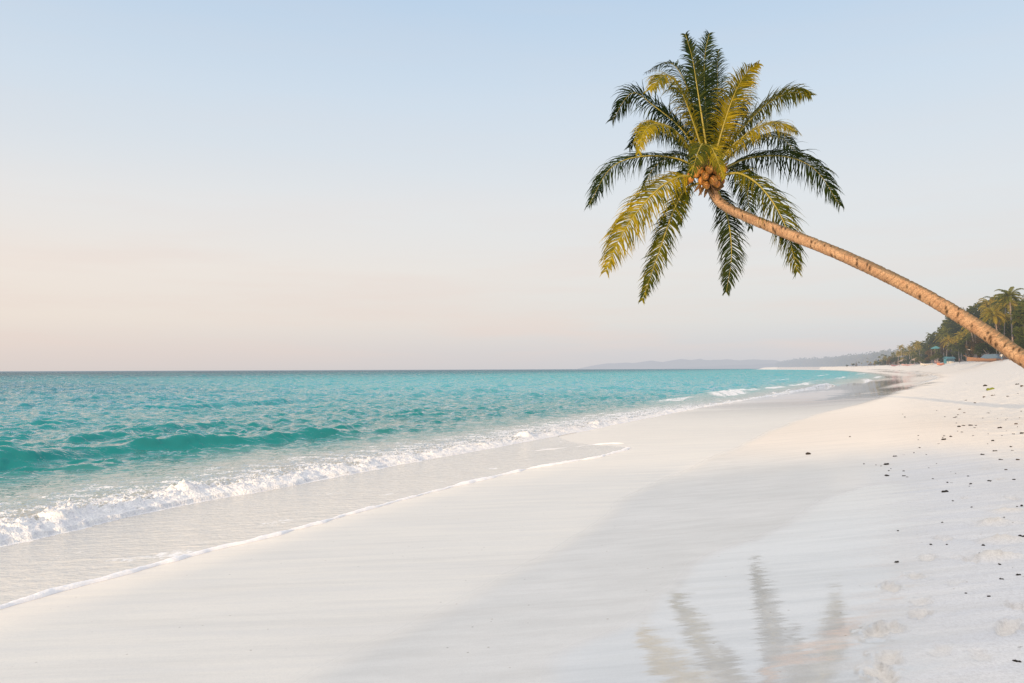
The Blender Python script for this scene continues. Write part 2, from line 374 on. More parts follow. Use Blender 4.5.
# ------------------------------------------------------------------ sea
comps = []
main = math.atan2(-SU, CU)         # waves run up the beach
for i in range(70):
    lam = .45*(9/.45)**(i/69.)
    th = main+nr.normal(0, .62 if lam < 2.4 else .16)
    comps.append((lam, math.cos(th), math.sin(th), nr.uniform(0, 6.28), nr.uniform(.7, 1.3)))
swell_u = curve([(-20,-16.6),(6,-17.0),(12,-17.5),(15,-17.9),(20.4,-16.3),(25,-15.2),(30,-15)])
def waves(X, Y, cell):
    u, v = uv(X, Y)
    h = np.zeros_like(X); wx = X+.35*noise(X*.31, Y*.31, 61); wy = Y+.35*noise(X*.31, Y*.31, 62)
    grp = .75+.75*noise(X*.09, Y*.09, 63)
    for lam, cx, cy, ph, a in comps:
        k = 2*math.pi/lam
        amp = (.0068 if lam < 1.3 else .0066 if lam < 2.4 else .0038)*lam**.70*a*smooth(2.2, 5, lam/cell)
        s = np.sin(k*(wx*cx+wy*cy)+ph)
        h += amp*(s+.34*np.sin(2*(k*(wx*cx+wy*cy)+ph)+1.57))
    calm = smooth(1.5, 8, -(u-u_front(v))); calm = .10+.90*calm
    h = np.where(h > 0, h*1.55, h*.40)
    h = h*grp*calm*(1-.55*smooth(-3, -1, u-swell_u(v))*(v < 40)*(1-smooth(26, 40, v)))
    pk = np.clip(fbm(X*.9, Y*1.5, 64, 3)-.12, 0, 1); h += calm*smooth(.1, .3, .3/cell)*(.12*pk**1.2+.022*np.clip(noise(X*3.3, Y*4.6, 68)-.2, 0, 1))
    far_w = smooth(28, 80, np.hypot(X, Y)); h += far_w*calm*(.34*np.clip(fbm(X*.30, Y*.62, 164, 3)-.22, 0, 1)**1.1+.55*smooth(120, 300, np.hypot(X, Y))*np.clip(fbm(X*.10, Y*.2, 165, 3)-.3, 0, 1))
    # the unbroken swell standing up off the beach
    d = u-swell_u(v)-.35*noise(v*.22, 0*v, 65)
    env = smooth(-12, 2, v)*(1-smooth(18, 26, v))*(.78+.55*noise(v*.30+3, 0*v, 66)+.22*noise(v*.9, u*.5, 67))
    h += .42*env*np.where(d > 0, np.exp(-(d/.48)**2), np.exp(-(d/1.5)**2))
    d2 = d+1.9; h += .10*env*np.exp(-(d2/.6)**2)
    d3 = u-(-13.2+B(v)); env3 = smooth(20, 30, v)*(1-smooth(38, 52, v))
    h += .07*env3*np.where(d3 > 0, np.exp(-(d3/.4)**2), np.exp(-(d3/1.1)**2))
    for (uc, vc, L, hh) in ((-9.6, 66, 9, .34), (-3, 108, 12, .35), (2, 150, 16, .35), (-24, 60, 18, .16), (-40, 95, 25, .2)):
        d = u-uc-(.05*(v-vc)); e = np.exp(-((v-vc)/L)**2)
        h += hh*e*np.where(d > 0, np.exp(-(d/.5)**2), np.exp(-(d/1.6)**2))
    return h
rr = [9.0]
while rr[-1] < 45000: rr.append(rr[-1]+max(.03, .0042*rr[-1]) if rr[-1] < 400 else rr[-1]*1.02)
rr = np.array(rr); th = np.radians(np.linspace(-100, 48, 1250))
T, RR = np.meshgrid(th, rr); X = RR*np.sin(T); Y = RR*np.cos(T)
cell = np.maximum(RR*.0042, .03)
u, v = uv(X, Y); off = u-u_front(v)
H = waves(X, Y, cell)
H = H*(1-smooth(400, 900, RR))
H = H-.30*smooth(-6.5, -5.2, off)*(1-smooth(110, 160, v))
def breakers(u, v):
    """foam on the small waves tumbling further along the shore"""
    br = 0*u
    for (uc, vc, L) in ((-9.6, 68, 7), (-9.9, 80, 7), (-8.2, 95, 6), (-6.5, 117, 12), (-3.6, 104, 6), (-2.2, 190, 24), (2.4, 150, 13), (5.5, 210, 25), (3, 320, 45), (-12, 150, 9), (-8, 240, 18), (-11.5, 55, 4)):
        d = u-uc-.05*(v-vc); br = np.maximum(br, np.exp(-((v-vc)/L)**4)*np.exp(-((d-.2)/.9)**2)*(.85+.7*noise(u*1.2, v*.9, 70)))
    return br
br = breakers(u, v)
keep = (off < 1.5) & ((off < -4.7) | (v > 100))
q = grid_faces(len(rr), len(th), keep); V = np.stack([X, Y, H], -1).reshape(-1, 3)
V, q, A = compact(V, q, dict(bay=smooth(26, 90, v)*(1-smooth(30, 120, -off/(1+2.2*smooth(40, 160, v)))), off=-off/(1+2.2*smooth(40, 160, v)), foam=np.clip(br, 0, 1)))
me = mesh_np('sea', V, q, A)

def sea_material(name):
    m, N = mat(name); P = N.pos()
    off = N.attr('off'); foam = N.attr('foam')
    ln = N.n('ShaderNodeVectorMath', operation='LENGTH'); N.l(P, ln.inputs[0]); dist = ln.outputs['Value']
    # colour of the water over the sand: pale in the shallows, turquoise, then blue far out
    patch = N.noise(P, .018, 4, .55, (1, 2.2, 1))
    offn = N.math('ADD', off, N.math('MULTIPLY', N.math('SUBTRACT', N.noise(P, .25, 3), .5), 5.))
    shallow = N.mix(N.mapr(offn, 1.2, 5.5), (.46, .45, .41), (.22, .37, .33))
    c = N.mix(N.mapr(offn, 2.2, 6.5, sm=True), shallow, (.006, .215, .205))
    c = N.mix(N.mapr(offn, 9, 30), c, (.010, .255, .285))
    c = N.mix(N.math('MULTIPLY', N.attr('bay'), N.mapr(off, 0, 4)), c, (.085, .40, .44))
    c = N.mix(N.mapr(off, 25, 80), c, (.013, .18, .235))
    c = N.mix(N.mapr(off, 35, 190), c, (.012, .035, .075))
    c = N.mix(N.math('MULTIPLY', N.mapr(patch, .42, .62), N.mapr(off, 8, 30, 0, .45)), c, (.06, .36, .36))
    r1 = N.noise(P, 2.6, 4, .6, (1, 1.3, 1)); r2 = N.noise(P, .55, 4, .6, (.7, 1.5, 1)); r3 = N.noise(P, 9., 3, .6)
    nb = N.bump(r3, N.mapr(dist, 8, 60, .25, 0), .010)
    r1 = N.mapr(r1, .47, .80, 0, 1); r2 = N.mapr(r2, .46, .80, 0, 1)      # flat troughs between sparse peaked wavelets
    nb = N.bump(r1, .55, N.mapr(dist, 20, 200, .050, .34), nb)
    nb = N.bump(r2, N.mapr(dist, 30, 200, 0, .75), N.mapr(dist, 60, 1500, .34, 2.6), nb)
    nb = N.bump(patch, N.mapr(dist, 300, 3000, 0, .4), 12., nb)
    up = N.n('ShaderNodeCombineXYZ'); up.inputs[2].default_value = 1
    df = N.n('ShaderNodeBsdfDiffuse'); N.l(c, df.inputs[0]); N.l(up.outputs[0], df.inputs['Normal'])
    gl = N.n('ShaderNodeBsdfGlossy'); N.put(gl.inputs['Roughness'], N.mapr(dist, 20, 500, .02, .08)); N.l(nb, gl.inputs['Normal'])
    fr = N.n('ShaderNodeFresnel'); fr.inputs[0].default_value = 1.46; N.l(nb, fr.inputs['Normal'])
    water = N.n('ShaderNodeMixShader'); N.l(N.mapr(fr.outputs[0], .10, .72, .03, .93, True), water.inputs[0]); N.l(df.outputs[0], water.inputs[1]); N.l(gl.outputs[0], water.inputs[2])
    # foam
    n1 = N.noise(P, 7., 5, .65); n2 = N.noise(P, 26., 3, .6)
    vo = N.n('ShaderNodeTexVoronoi', feature='DISTANCE_TO_EDGE'); vo.inputs['Scale'].default_value = 9
    wp = N.n('ShaderNodeVectorMath', operation='MULTIPLY_ADD'); N.l(N.n('ShaderNodeTexNoise').outputs['Color'], wp.inputs[0]); wp.inputs[1].default_value = (.25, .25, .25); N.l(P, wp.inputs[2])
    N.l(wp.outputs[0], vo.inputs['Vector'])
    lace = N.mapr(vo.outputs[0], .0, .16, .35, 0)
    fv = N.math('ADD', foam, N.math('ADD', N.math('MULTIPLY', N.math('SUBTRACT', n1, .5), 1.3), N.math('ADD', N.math('MULTIPLY', lace, .9), N.math('MULTIPLY', N.math('SUBTRACT', n2, .5), .5))))
    fac = N.mapr(fv, .60, .78)
    hh = N.math('ADD', N.math('MULTIPLY', n1, .6), N.math('MULTIPLY', n2, .4))
    fb = N.bsdf(Base_Color=N.mix(N.mapr(hh, .36, .6), (.60, .62, .69), (.86, .86, .87)), Roughness=.75, Normal=N.bump(hh, .9, .08))  # bluish shade of the troughs is painted into the foam colour
    fb.inputs['Specular IOR Level'].default_value = .25
    fb.inputs['Subsurface Weight'].default_value = .0
    mx = N.n('ShaderNodeMixShader'); N.l(fac, mx.inputs[0]); N.l(water.outputs[0], mx.inputs[1]); N.l(fb.outputs[0], mx.inputs[2])
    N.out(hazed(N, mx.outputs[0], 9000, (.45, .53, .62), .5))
    return m
SEA = sea_material('turquoise_sea')
tag(link('sea', me, SEA), 'turquoise choppy sea reaching to the horizon', 'sea', kind='structure')

# the broken wave running in: fine grid along its front
vs = tgrid(-6, 110, .035, .0050); k_ = len(vs)
us = np.concatenate([np.arange(-6.6, -2.2, .06), np.arange(-2.2, .16, .022)])
UO, VV = np.meshgrid(us, vs)
fr = u_front(VV)+.14*noise(VV*.55, 0*VV, 70)+.07*noise(VV*1.1, 0*VV, 71)+.05*noise(VV*3.1, 0*VV, 72)+.02*noise(VV*9, 0*VV, 73)
X, Y = xy(fr+UO, VV)
cell = np.maximum(.004*np.hypot(X, Y), .03)
W = waves(X, Y, cell)
bore_h = (.10+.035*noise(VV*.35, 0*VV, 74)+.03*noise(VV*1.3, 0*VV, 75))*(1-.55*smooth(25, 70, VV))
face = smooth(.12, -.16, UO) if False else 1-smooth(-.42, .12, UO)
back = np.exp(-np.clip(-UO-.16, 0, 99)/1.25)
hb = bore_h*face*(.22+.78*back)
rough_ = np.exp(-np.clip(-UO, 0, 99)/1.0)
lumps = np.abs(fbm(X*3.2, Y*3.2, 76, 4, .55)); lumps2 = fbm(X*9, Y*9, 77, 3, .6)
bl = smooth(-2.8, -1.2, UO)
hump = np.exp(-((UO+.45)/.28)**2)*smooth(.25, .75, noise(VV*.8, 0*VV, 78)+.35*noise(VV*3, 0*VV, 79))
Zs = base_h(X, Y)
lvl = np.maximum(0, Zs)+.0
Z = W*(1-face*bl*.5)+hb+face*(.10*lumps*rough_*(1-.5*smooth(30, 80, VV))+.075*np.abs(lumps2)*np.exp(-np.clip(-UO, 0, 99)/2.))+.14*hump*face*(1+.4*lumps2)
Z = np.maximum(Z, Zs-.03)*1.0
Z = np.where(UO > -.02, np.minimum(Z, Zs+.10*face+.01), Z)
Z = Z-.05*smooth(.08, .14, UO)
Z = Z-.35*(1-smooth(-6.6, -6.2, UO))-.0*UO
edgeK = smooth(-6.2, -5.0, UO)
bg_ = -UO-.45-.35*noise(VV*.7, 0*VV, 82)
foam = .62-(.15-.06*smooth(16, 30, VV))*np.clip(bg_, 0, 9)+.42*fbm(X*1.6, Y*2.2, 80, 3)+.10*smooth(16, 30, VV)-.45*smooth(38, 62, VV)+1.6*hump
foam = np.where(bg_ < 0, foam+.75*smooth(0, -.25, bg_) if False else foam+.48*np.clip(-bg_/.2, 0, 1), foam)
foam = np.clip(foam, 0, 1.3)*smooth(-5.2, -2.4, UO+1.1*noise(VV*.35, 0*VV, 81))
foam = np.maximum(foam, 1.1*breakers(*uv(X, Y)))
V = np.stack([X, Y, Z], -1).reshape(-1, 3)
me = mesh_np('breaking_wave', V, grid_faces(len(vs), len(us)), dict(bay=smooth(26, 90, VV), off=-UO/(1+2.2*smooth(40, 160, VV)), foam=foam))
tag(link('breaking_wave', me, SEA), 'white foaming wave breaking along the shore', 'breaking wave', kind='structure')

# thin sheet of water washing up the sand, with its bead of foam at the edge
vs = tgrid(-6, 26, .03, .0035); ts = np.linspace(0, 1, 90)
TT, VV = np.meshgrid(ts, vs)
ue = u_edge(VV)+.05*noise(VV*1.2, 0*VV, 90)+.025*noise(VV*3.7, 0*VV, 91); uf = u_front(VV)+.05
ue = np.maximum(ue, uf+.05)
UN = uf+(ue-uf)*TT; X, Y = xy(UN, VV)
SH, _ = sand_height(X, Y)
Z = SH+.012*smooth(1.0, .93, TT) if False else SH+.004+.012*(1-smooth(.93, 1., TT))+.004*np.clip(fbm(X*4, Y*6.5, 92, 3), -1, 1)*(1-smooth(.85, .98, TT))
foam = .30*np.exp(-((TT-.80)/.10)**2)*(fbm(X*1.1, Y*1.6, 93, 3)+.25)+.33*np.exp(-((TT-.5)/.12)**2)*fbm(X*.8, Y*1.2, 94, 3)
for (px_, py_, rad_) in ((182, 551, .45), (170, 556, .35), (190, 556, .3)):
    p_ = at(px_, py_); foam = foam+.14*np.exp(-(((X-p_.x)/rad_)**2+((Y-p_.y)/(rad_*.8))**2))
V = np.stack([X, Y, Z], -1).reshape(-1, 3)
me = mesh_np('swash_water', V, grid_faces(len(vs), 90), dict(t=TT, foam=foam))
m, N = mat('thin_clear_water'); P = N.pos(); t = N.attr('t'); foam = N.attr('foam')
s1 = N.noise(P, 3.5, 4, .6, (.7, 1.8, 1)); s2 = N.noise(P, 14, 3, .6)
c = N.mix(N.mapr(t, 0, 1), (.54, .53, .51), (.66, .635, .60)); c = N.mix(N.mapr(s1, .35, .7, 0, .5), c, (.54, .52, .49))
nb = N.bump(s2, .7, .02, N.bump(s1, .7, .05))
b = N.bsdf(Base_Color=c, Roughness=.08, Normal=nb, IOR=1.333)
n1 = N.noise(P, 11., 5, .65)
fac = N.mapr(N.math('ADD', foam, N.math('MULTIPLY', N.math('SUBTRACT', n1, .5), .8)), .24, .42)
fb = N.bsdf(Base_Color=(.82, .82, .84), Roughness=.7)
mx = N.n('ShaderNodeMixShader'); N.l(fac, mx.inputs[0]); N.l(b.outputs[0], mx.inputs[1]); N.l(fb.outputs[0], mx.inputs[2])
N.out(mx.outputs[0])
tag(link('swash_water', me, m), 'thin sheet of water washing up the sand', 'swash', kind='structure')

def foam_bead(name, path_uv, width, height, label):
    """rounded rope of froth lying along a line on the sand"""
    rows = 9; P_ = []
    n = len(path_uv); pu = np.array([p[0] for p in path_uv]); pv = np.array([p[1] for p in path_uv])
    x, y = xy(pu, pv); tx = np.gradient(x); ty = np.gradient(y); l = np.hypot(tx, ty); nx, ny = ty/l, -tx/l
    wv = width*(.75+.55*noise(pv*1.6, pu, 95)+.18*noise(pv*3.5, pu, 96)+.55*smooth(.45, .8, noise(pv*.5, pu*.5, 98)))
    wv = np.clip(wv, .25*width, 9); taper_ = np.minimum(1, np.minimum(np.arange(n), np.arange(n)[::-1])/25.)
    wv = wv*(.15+.85*taper_)
    XX = []; 
    for j in range(rows):
        s = -1+2*j/(rows-1)
        hx, hy = x+nx*wv*s, y+ny*wv*s
        hgt = height*np.sqrt(max(0, 1-s*s))*(wv/width)**.8
        hgt = hgt*(1+.16*noise(hx*22, hy*22, 97))
        XX.append(np.stack([hx, hy, hgt], -1))
    A_ = np.stack(XX, 1); zz, _ = sand_height(A_[..., 0].copy(), A_[..., 1].copy())
    A_[..., 2] += zz+.001
    return mesh_np(name, A_.reshape(-1, 3), grid_faces(n, rows))
m, N = mat('sea_froth'); P = N.pos()
n1 = N.noise(P, 60, 4, .6)
b = N.bsdf(Base_Color=N.mix(N.mapr(n1, .3, .7), (.74, .74, .79), (.85, .85, .87)), Roughness=.7, Normal=N.bump(n1, .6, .012)); N.out(b.outputs[0])
FROTH = m
vv = np.arange(-3, 20.35, .02)
e = u_edge(vv)+.05*noise(vv*1.2, 0*vv, 90)+.025*noise(vv*3.7, 0*vv, 91)
tag(link('foam_line', foam_bead('foam_line', list(zip(e, vv)), .062, .042, ''), FROTH), 'long thin white foam line at the edge of the washing water', 'foam', kind='stuff')
# line of froth left inside the tip of the wash
q0 = [at(*p) for p in ((624,443.5),(612,443.6),(595,445),(575,447.5),(556,449.5),(540,451),(520,452.5))]
qp = [uv(p.x, p.y) for p in q0]; tt = np.linspace(0, 6, 260)
pu = np.interp(tt, range(7), [p[0] for p in qp])+.03*noise(tt*2, 0*tt, 99); pv = np.interp(tt, range(7), [p[1] for p in qp])
tag(link('foam_line', foam_bead('foam_line', list(zip(pu, pv)), .06, .025, ''), FROTH), 'short broken foam line returning seaward from the tip of the wash', 'foam', kind='stuff')

# ------------------------------------------------------------------ leaf and bark materials
def leaf_mat(name, c1, c2, c3, haze=False, trans=.35, scale=2.5):
    m, N = mat(name)
    v = N.n('ShaderNodeTexCoord').outputs['Object']
    ri = N.n('ShaderNodeNewGeometry').outputs['Random Per Island']
    f = N.mapr(N.noise(v, scale, 3), .38, .62)
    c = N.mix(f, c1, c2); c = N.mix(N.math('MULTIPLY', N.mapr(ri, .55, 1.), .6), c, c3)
    b = N.bsdf(Base_Color=c, Roughness=.5); b.inputs['Specular IOR Level'].default_value = .08
    tr = N.n('ShaderNodeBsdfTranslucent'); N.l(N.mix(.4, c, c3), tr.inputs[0])
    mx = N.n('ShaderNodeMixShader'); mx.inputs[0].default_value = trans; N.l(b.outputs[0], mx.inputs[1]); N.l(tr.outputs[0], mx.inputs[2])
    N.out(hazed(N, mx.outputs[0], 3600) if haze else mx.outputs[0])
    return m
LEAF_LIT = leaf_mat('palm_leaf_sunlit', (.055, .065, .007), (.23, .185, .009), (.44, .32, .015))  # sunlit fronds: golden light painted into the leaf colour
LEAF_G = leaf_mat('palm_leaf_green', (.013, .028, .006), (.055, .068, .006), (.32, .26, .014))  # gold on some leaflets is sunlight put into the colour
LEAF_SHADE = leaf_mat('palm_leaf_shaded', (.006, .015, .005), (.014, .028, .006), (.06, .075, .010), trans=.25)  # shaded fronds: the crown's shade painted into the leaf colour
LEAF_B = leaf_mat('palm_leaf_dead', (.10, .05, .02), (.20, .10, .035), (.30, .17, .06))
RIB = simple('palm_rib', (.30, .24, .05), (.22, .20, .04), 6, .5, haze=False)
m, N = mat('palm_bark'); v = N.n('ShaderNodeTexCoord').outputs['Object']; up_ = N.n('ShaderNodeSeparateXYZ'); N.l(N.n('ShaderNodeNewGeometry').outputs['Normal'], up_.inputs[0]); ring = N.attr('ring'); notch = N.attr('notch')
f1 = N.noise(v, 5., 5, .6); f2 = N.noise(v, 30., 4, .6)
c = N.mix(N.mapr(f1, .35, .65), (.32, .185, .11), (.46, .30, .185)); c = N.mix(N.mapr(f2, .42, .66, 0, .8), c, (.17, .115, .08))
c = N.mix(N.math('MULTIPLY', N.mapr(N.math('ADD', up_.outputs[2], N.math('MULTIPLY', f1, .5)), .55, 1.0), .8), c, (.07, .065, .045)); c = N.mix(ring, c, (.12, .075, .05)); c = N.mix(notch, c, (.035, .022, .015))  # shade on the upper side of the trunk is painted into the bark
b = N.bsdf(Base_Color=c, Roughness=.85, Normal=N.bump(f2, .6, .02)); b.inputs['Specular IOR Level'].default_value = .15
N.out(b.outputs[0]); BARK = m
NUT = simple('coconut_husk', (.36, .13, .03), (.46, .24, .05), 9, .45, haze=False)
SHEATH = simple('palm_fibre', (.09, .05, .022), (.20, .11, .04), 20, .9, haze=False, bump=.6)

# ------------------------------------------------------------------ the leaning palm
YC = 25.0
def cw(cx, cy, Y=YC): return pt(570+cx/2.355, 20+cy/2.355, Y)      # a point on the crown at depth Y
HUB = cw(330, 368)
palm = empty('coconut_palm', (15.6, 19.3, float(base_h(15.6, 19.3))), 0, 'tall leaning coconut palm with a full crown hanging out over the beach', 'palm tree')
def local(o, p): return tuple(Vector(p)-o.location)
# trunk
PXT = [(1120, 402, 18.7), (1075,385,19.0),(1024,359,19.6),(980,329,20.3),(920,292.5,21.2),(850,259,22.3),(780,230.5,23.6),(745,216,24.3),(727,207.5,24.7),(716,198.5,24.9),(710.5,186,25.0),(709,176,25.0)]
tp = [pt(*p) for p in PXT]
tp = [Vector((15.6,19.3,float(base_h(15.6,19.3))-.15)), Vector((15.35,19.1,1.15))]+tp[1:]
# smooth the centreline by Catmull-Rom
def crom(P, n):
    Q = [P[0]*2-P[1]]+P+[P[-1]*2-P[-2]]; out = []
    for i in range(1, len(Q)-2):
        for k in range(n):
            t = k/n; a, b, c, d = Q[i-1], Q[i], Q[i+1], Q[i+2]
            out.append(.5*((2*b)+(c-a)*t+(2*a-5*b+4*c-d)*t*t+(3*b-a-3*c+d)*t**3))
    out.append(P[-1]); return out
cl = crom(tp, 60); S = [0]
for a, b in zip(cl, cl[1:]): S.append(S[-1]+(b-a).length)
NS = 900; NK = 40; tot = S[-1]
Vt = np.zeros((NS, NK, 3)); ringA = np.zeros((NS, NK)); notA = np.zeros((NS, NK))
xs_ = [np.interp(np.linspace(0, tot, NS), S, [p[k] for p in cl]) for k in range(3)]
s_ = np.linspace(0, tot, NS)
rad = np.interp(s_, [0, .5, 1.5, tot*.45, tot*.8, tot*.95, tot], [.31, .25, .205, .180, .158, .145, .14])
rp = 0; ringpos = []
while rp < tot: ringpos.append(rp); rp += .10+.05*rnd.random()
ringpos = np.array(ringpos)
notches = [(rnd.uniform(1.5, tot*.95), rnd.uniform(0, 6.28), rnd.uniform(.015, .035), rnd.uniform(.10, .32)) for _ in range(110)]
prev = None
for i in range(NS):
    i0, i1 = max(i-1, 0), min(i+1, NS-1)
    t = Vector((xs_[0][i1]-xs_[0][i0], xs_[1][i1]-xs_[1][i0], xs_[2][i1]-xs_[2][i0])).normalized()
    a = t.cross(Vector((0, 1, 0))).normalized(); b = t.cross(a)
    ang = np.arange(NK)*2*math.pi/NK
    wob = s_[i]+.03*np.sin(ang*2+s_[i]*.7)+.02*np.sin(ang*3+s_[i]*2.1)
    j = np.clip(np.searchsorted(ringpos, wob)-1, 0, len(ringpos)-2)
    fr_ = (wob-ringpos[j])/(ringpos[j+1]-ringpos[j])
    saw = .011*(1-fr_)-.005; groove = np.exp(-((np.minimum(fr_, 1-fr_))/.10)**2)
    strength = .55+.45*np.sin(j*2.4+ang*.8)
    r = rad[i]+(saw-.010*groove*strength)*.9+.008*np.sin(ang*3+s_[i]*1.3)+.006*noise(ang*3, ang*0+s_[i]*4, 120)
    nt_ = np.zeros(NK)
    for (ns, na, nl, nw) in notches:
        if abs(ns-s_[i]) < .15:
            da = (ang-na+math.pi) % (2*math.pi)-math.pi
            nt_ = np.maximum(nt_, np.exp(-((s_[i]-ns-.06*da)/nl)**2-(da/(nw*1.6))**2))
    r = r-.03*nt_
    ringA[i] = np.clip(groove*strength*.8, 0, 1); notA[i] = np.clip(nt_*1.3, 0, 1)*.9
    Vt[i] = np.array([xs_[0][i], xs_[1][i], xs_[2][i]])+r[:, None]*(np.cos(ang)[:, None]*np.array(a)+np.sin(ang)[:, None]*np.array(b))
Vt -= np.array(palm.location)
idx = np.arange(NS*NK).reshape(NS, NK); nx_ = np.roll(idx, -1, 1)
q = np.stack([idx[:-1], nx_[:-1], nx_[1:], idx[1:]], -1).reshape(-1, 4)
me = mesh_np('trunk', Vt.reshape(-1, 3), q, dict(ring=ringA, notch=notA))
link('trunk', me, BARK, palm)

def frond_mesh(P, width, nleaf, seed, droop=.6, twist=0., leaf_w=.042, start=.14, up=Vector((0, 0, 1)), fold=.5, origin=None, curl=.5):
    """P: control points of the midrib; returns (leaflet mesh, rib mesh)"""
    rg = random.Random(seed); O = origin or Vector((0, 0, 0))
    cl = crom([Vector(p) for p in P], 24); n = len(cl)
    S = [0]
    for a, b in zip(cl, cl[1:]): S.append(S[-1]+(b-a).length)
    L = S[-1]
    T0 = (cl[n//5]-cl[0]).normalized(); sd = T0.cross(up)
    if sd.length < .35: sd = sd+Vector((1, 0, 0))
    frames = []; Tp = T0; sd.normalize()
    for k in range(n):
        Tk = (cl[min(k+1, n-1)]-cl[max(k-1, 0)]).normalized(); sd = Tp.rotation_difference(Tk) @ sd; Tp = Tk
        sd = (sd-Tk*sd.dot(Tk)).normalized(); frames.append(sd.copy())
    def pos(s):
        k = 0
        lo, hi = 0, n-1
        while hi-lo > 1:
            mid_ = (lo+hi)//2
            if S[mid_] <= s: lo = mid_
            else: hi = mid_
        f = (s-S[lo])/max(1e-6, S[hi]-S[lo]); return cl[lo].lerp(cl[hi], f), (cl[hi]-cl[lo]).normalized(), frames[lo]
    mb = MB()
    G = Vector((0, 0, -1))
    for side in (-1, 1):
        for i in range(nleaf):
            t = start+(1-start)*((i+rg.uniform(-.3, .3))/(nleaf-1)); t = min(max(t, start), .998)
            if rg.random() < .035: continue
            p, T, sidev = pos(t*L)
            nrm = sidev.cross(T).normalized()
            if twist: q_ = Quaternion(T, twist); sidev = q_ @ sidev; nrm = q_ @ nrm
            prof_ = math.sin(math.pi*min(1, (.12+.88*(t-start)/(1-start))))**.55 if t < .55 else math.sin(math.pi*(.12+.88*(t-start)/(1-start)))**.62
            ll = width*max(.28, prof_)*rg.uniform(.78, 1.12)
            fwd = .35+.65*t+rg.gauss(0, .13)
            d = (sidev*side+T*fwd+nrm*(fold*.55+rg.gauss(0, .11))).normalized()
            segs = 5; q0 = p.copy(); w0 = leaf_w*rg.uniform(.8, 1.15); pts = []
            step = ll/segs; bend = Vector((rg.gauss(0, .09), rg.gauss(0, .09), 0))
            dd = droop*rg.uniform(.6, 1.5)*(2.2 if rg.random() < .06 else 1)
            for k in range(segs+1):
                f = k/segs
                ww = w0*(.75+.6*f if f < .4 else 1.0*(1-((f-.4)/.6)**1.05)+.02)
                wd = T.cross(d)
                wd = d.cross(nrm.lerp(T, .25)).normalized()
                if wd.length < .1: wd = T
                pts.append((q0-wd*ww*.5, q0+wd*ww*.5))
                q0 = q0+d*step
                d = (d+G*dd*(.16+.42*f)+bend).normalized()
            vs_ = [Vector(a)-O for pr in pts for a in pr]
            mb.add(vs_, [(2*k, 2*k+1, 2*k+3, 2*k+2) for k in range(segs)])
    rb = MB(); nn = 26; cp = [pos(L*k/(nn-1)*.999)[0]-O for k in range(nn)]
    rb.tube(cp, [max(.006, .050*(1-k/(nn-1))**1.15*(1.5 if k == 0 else 1)) for k in range(nn)], 6)
    return mb, rb
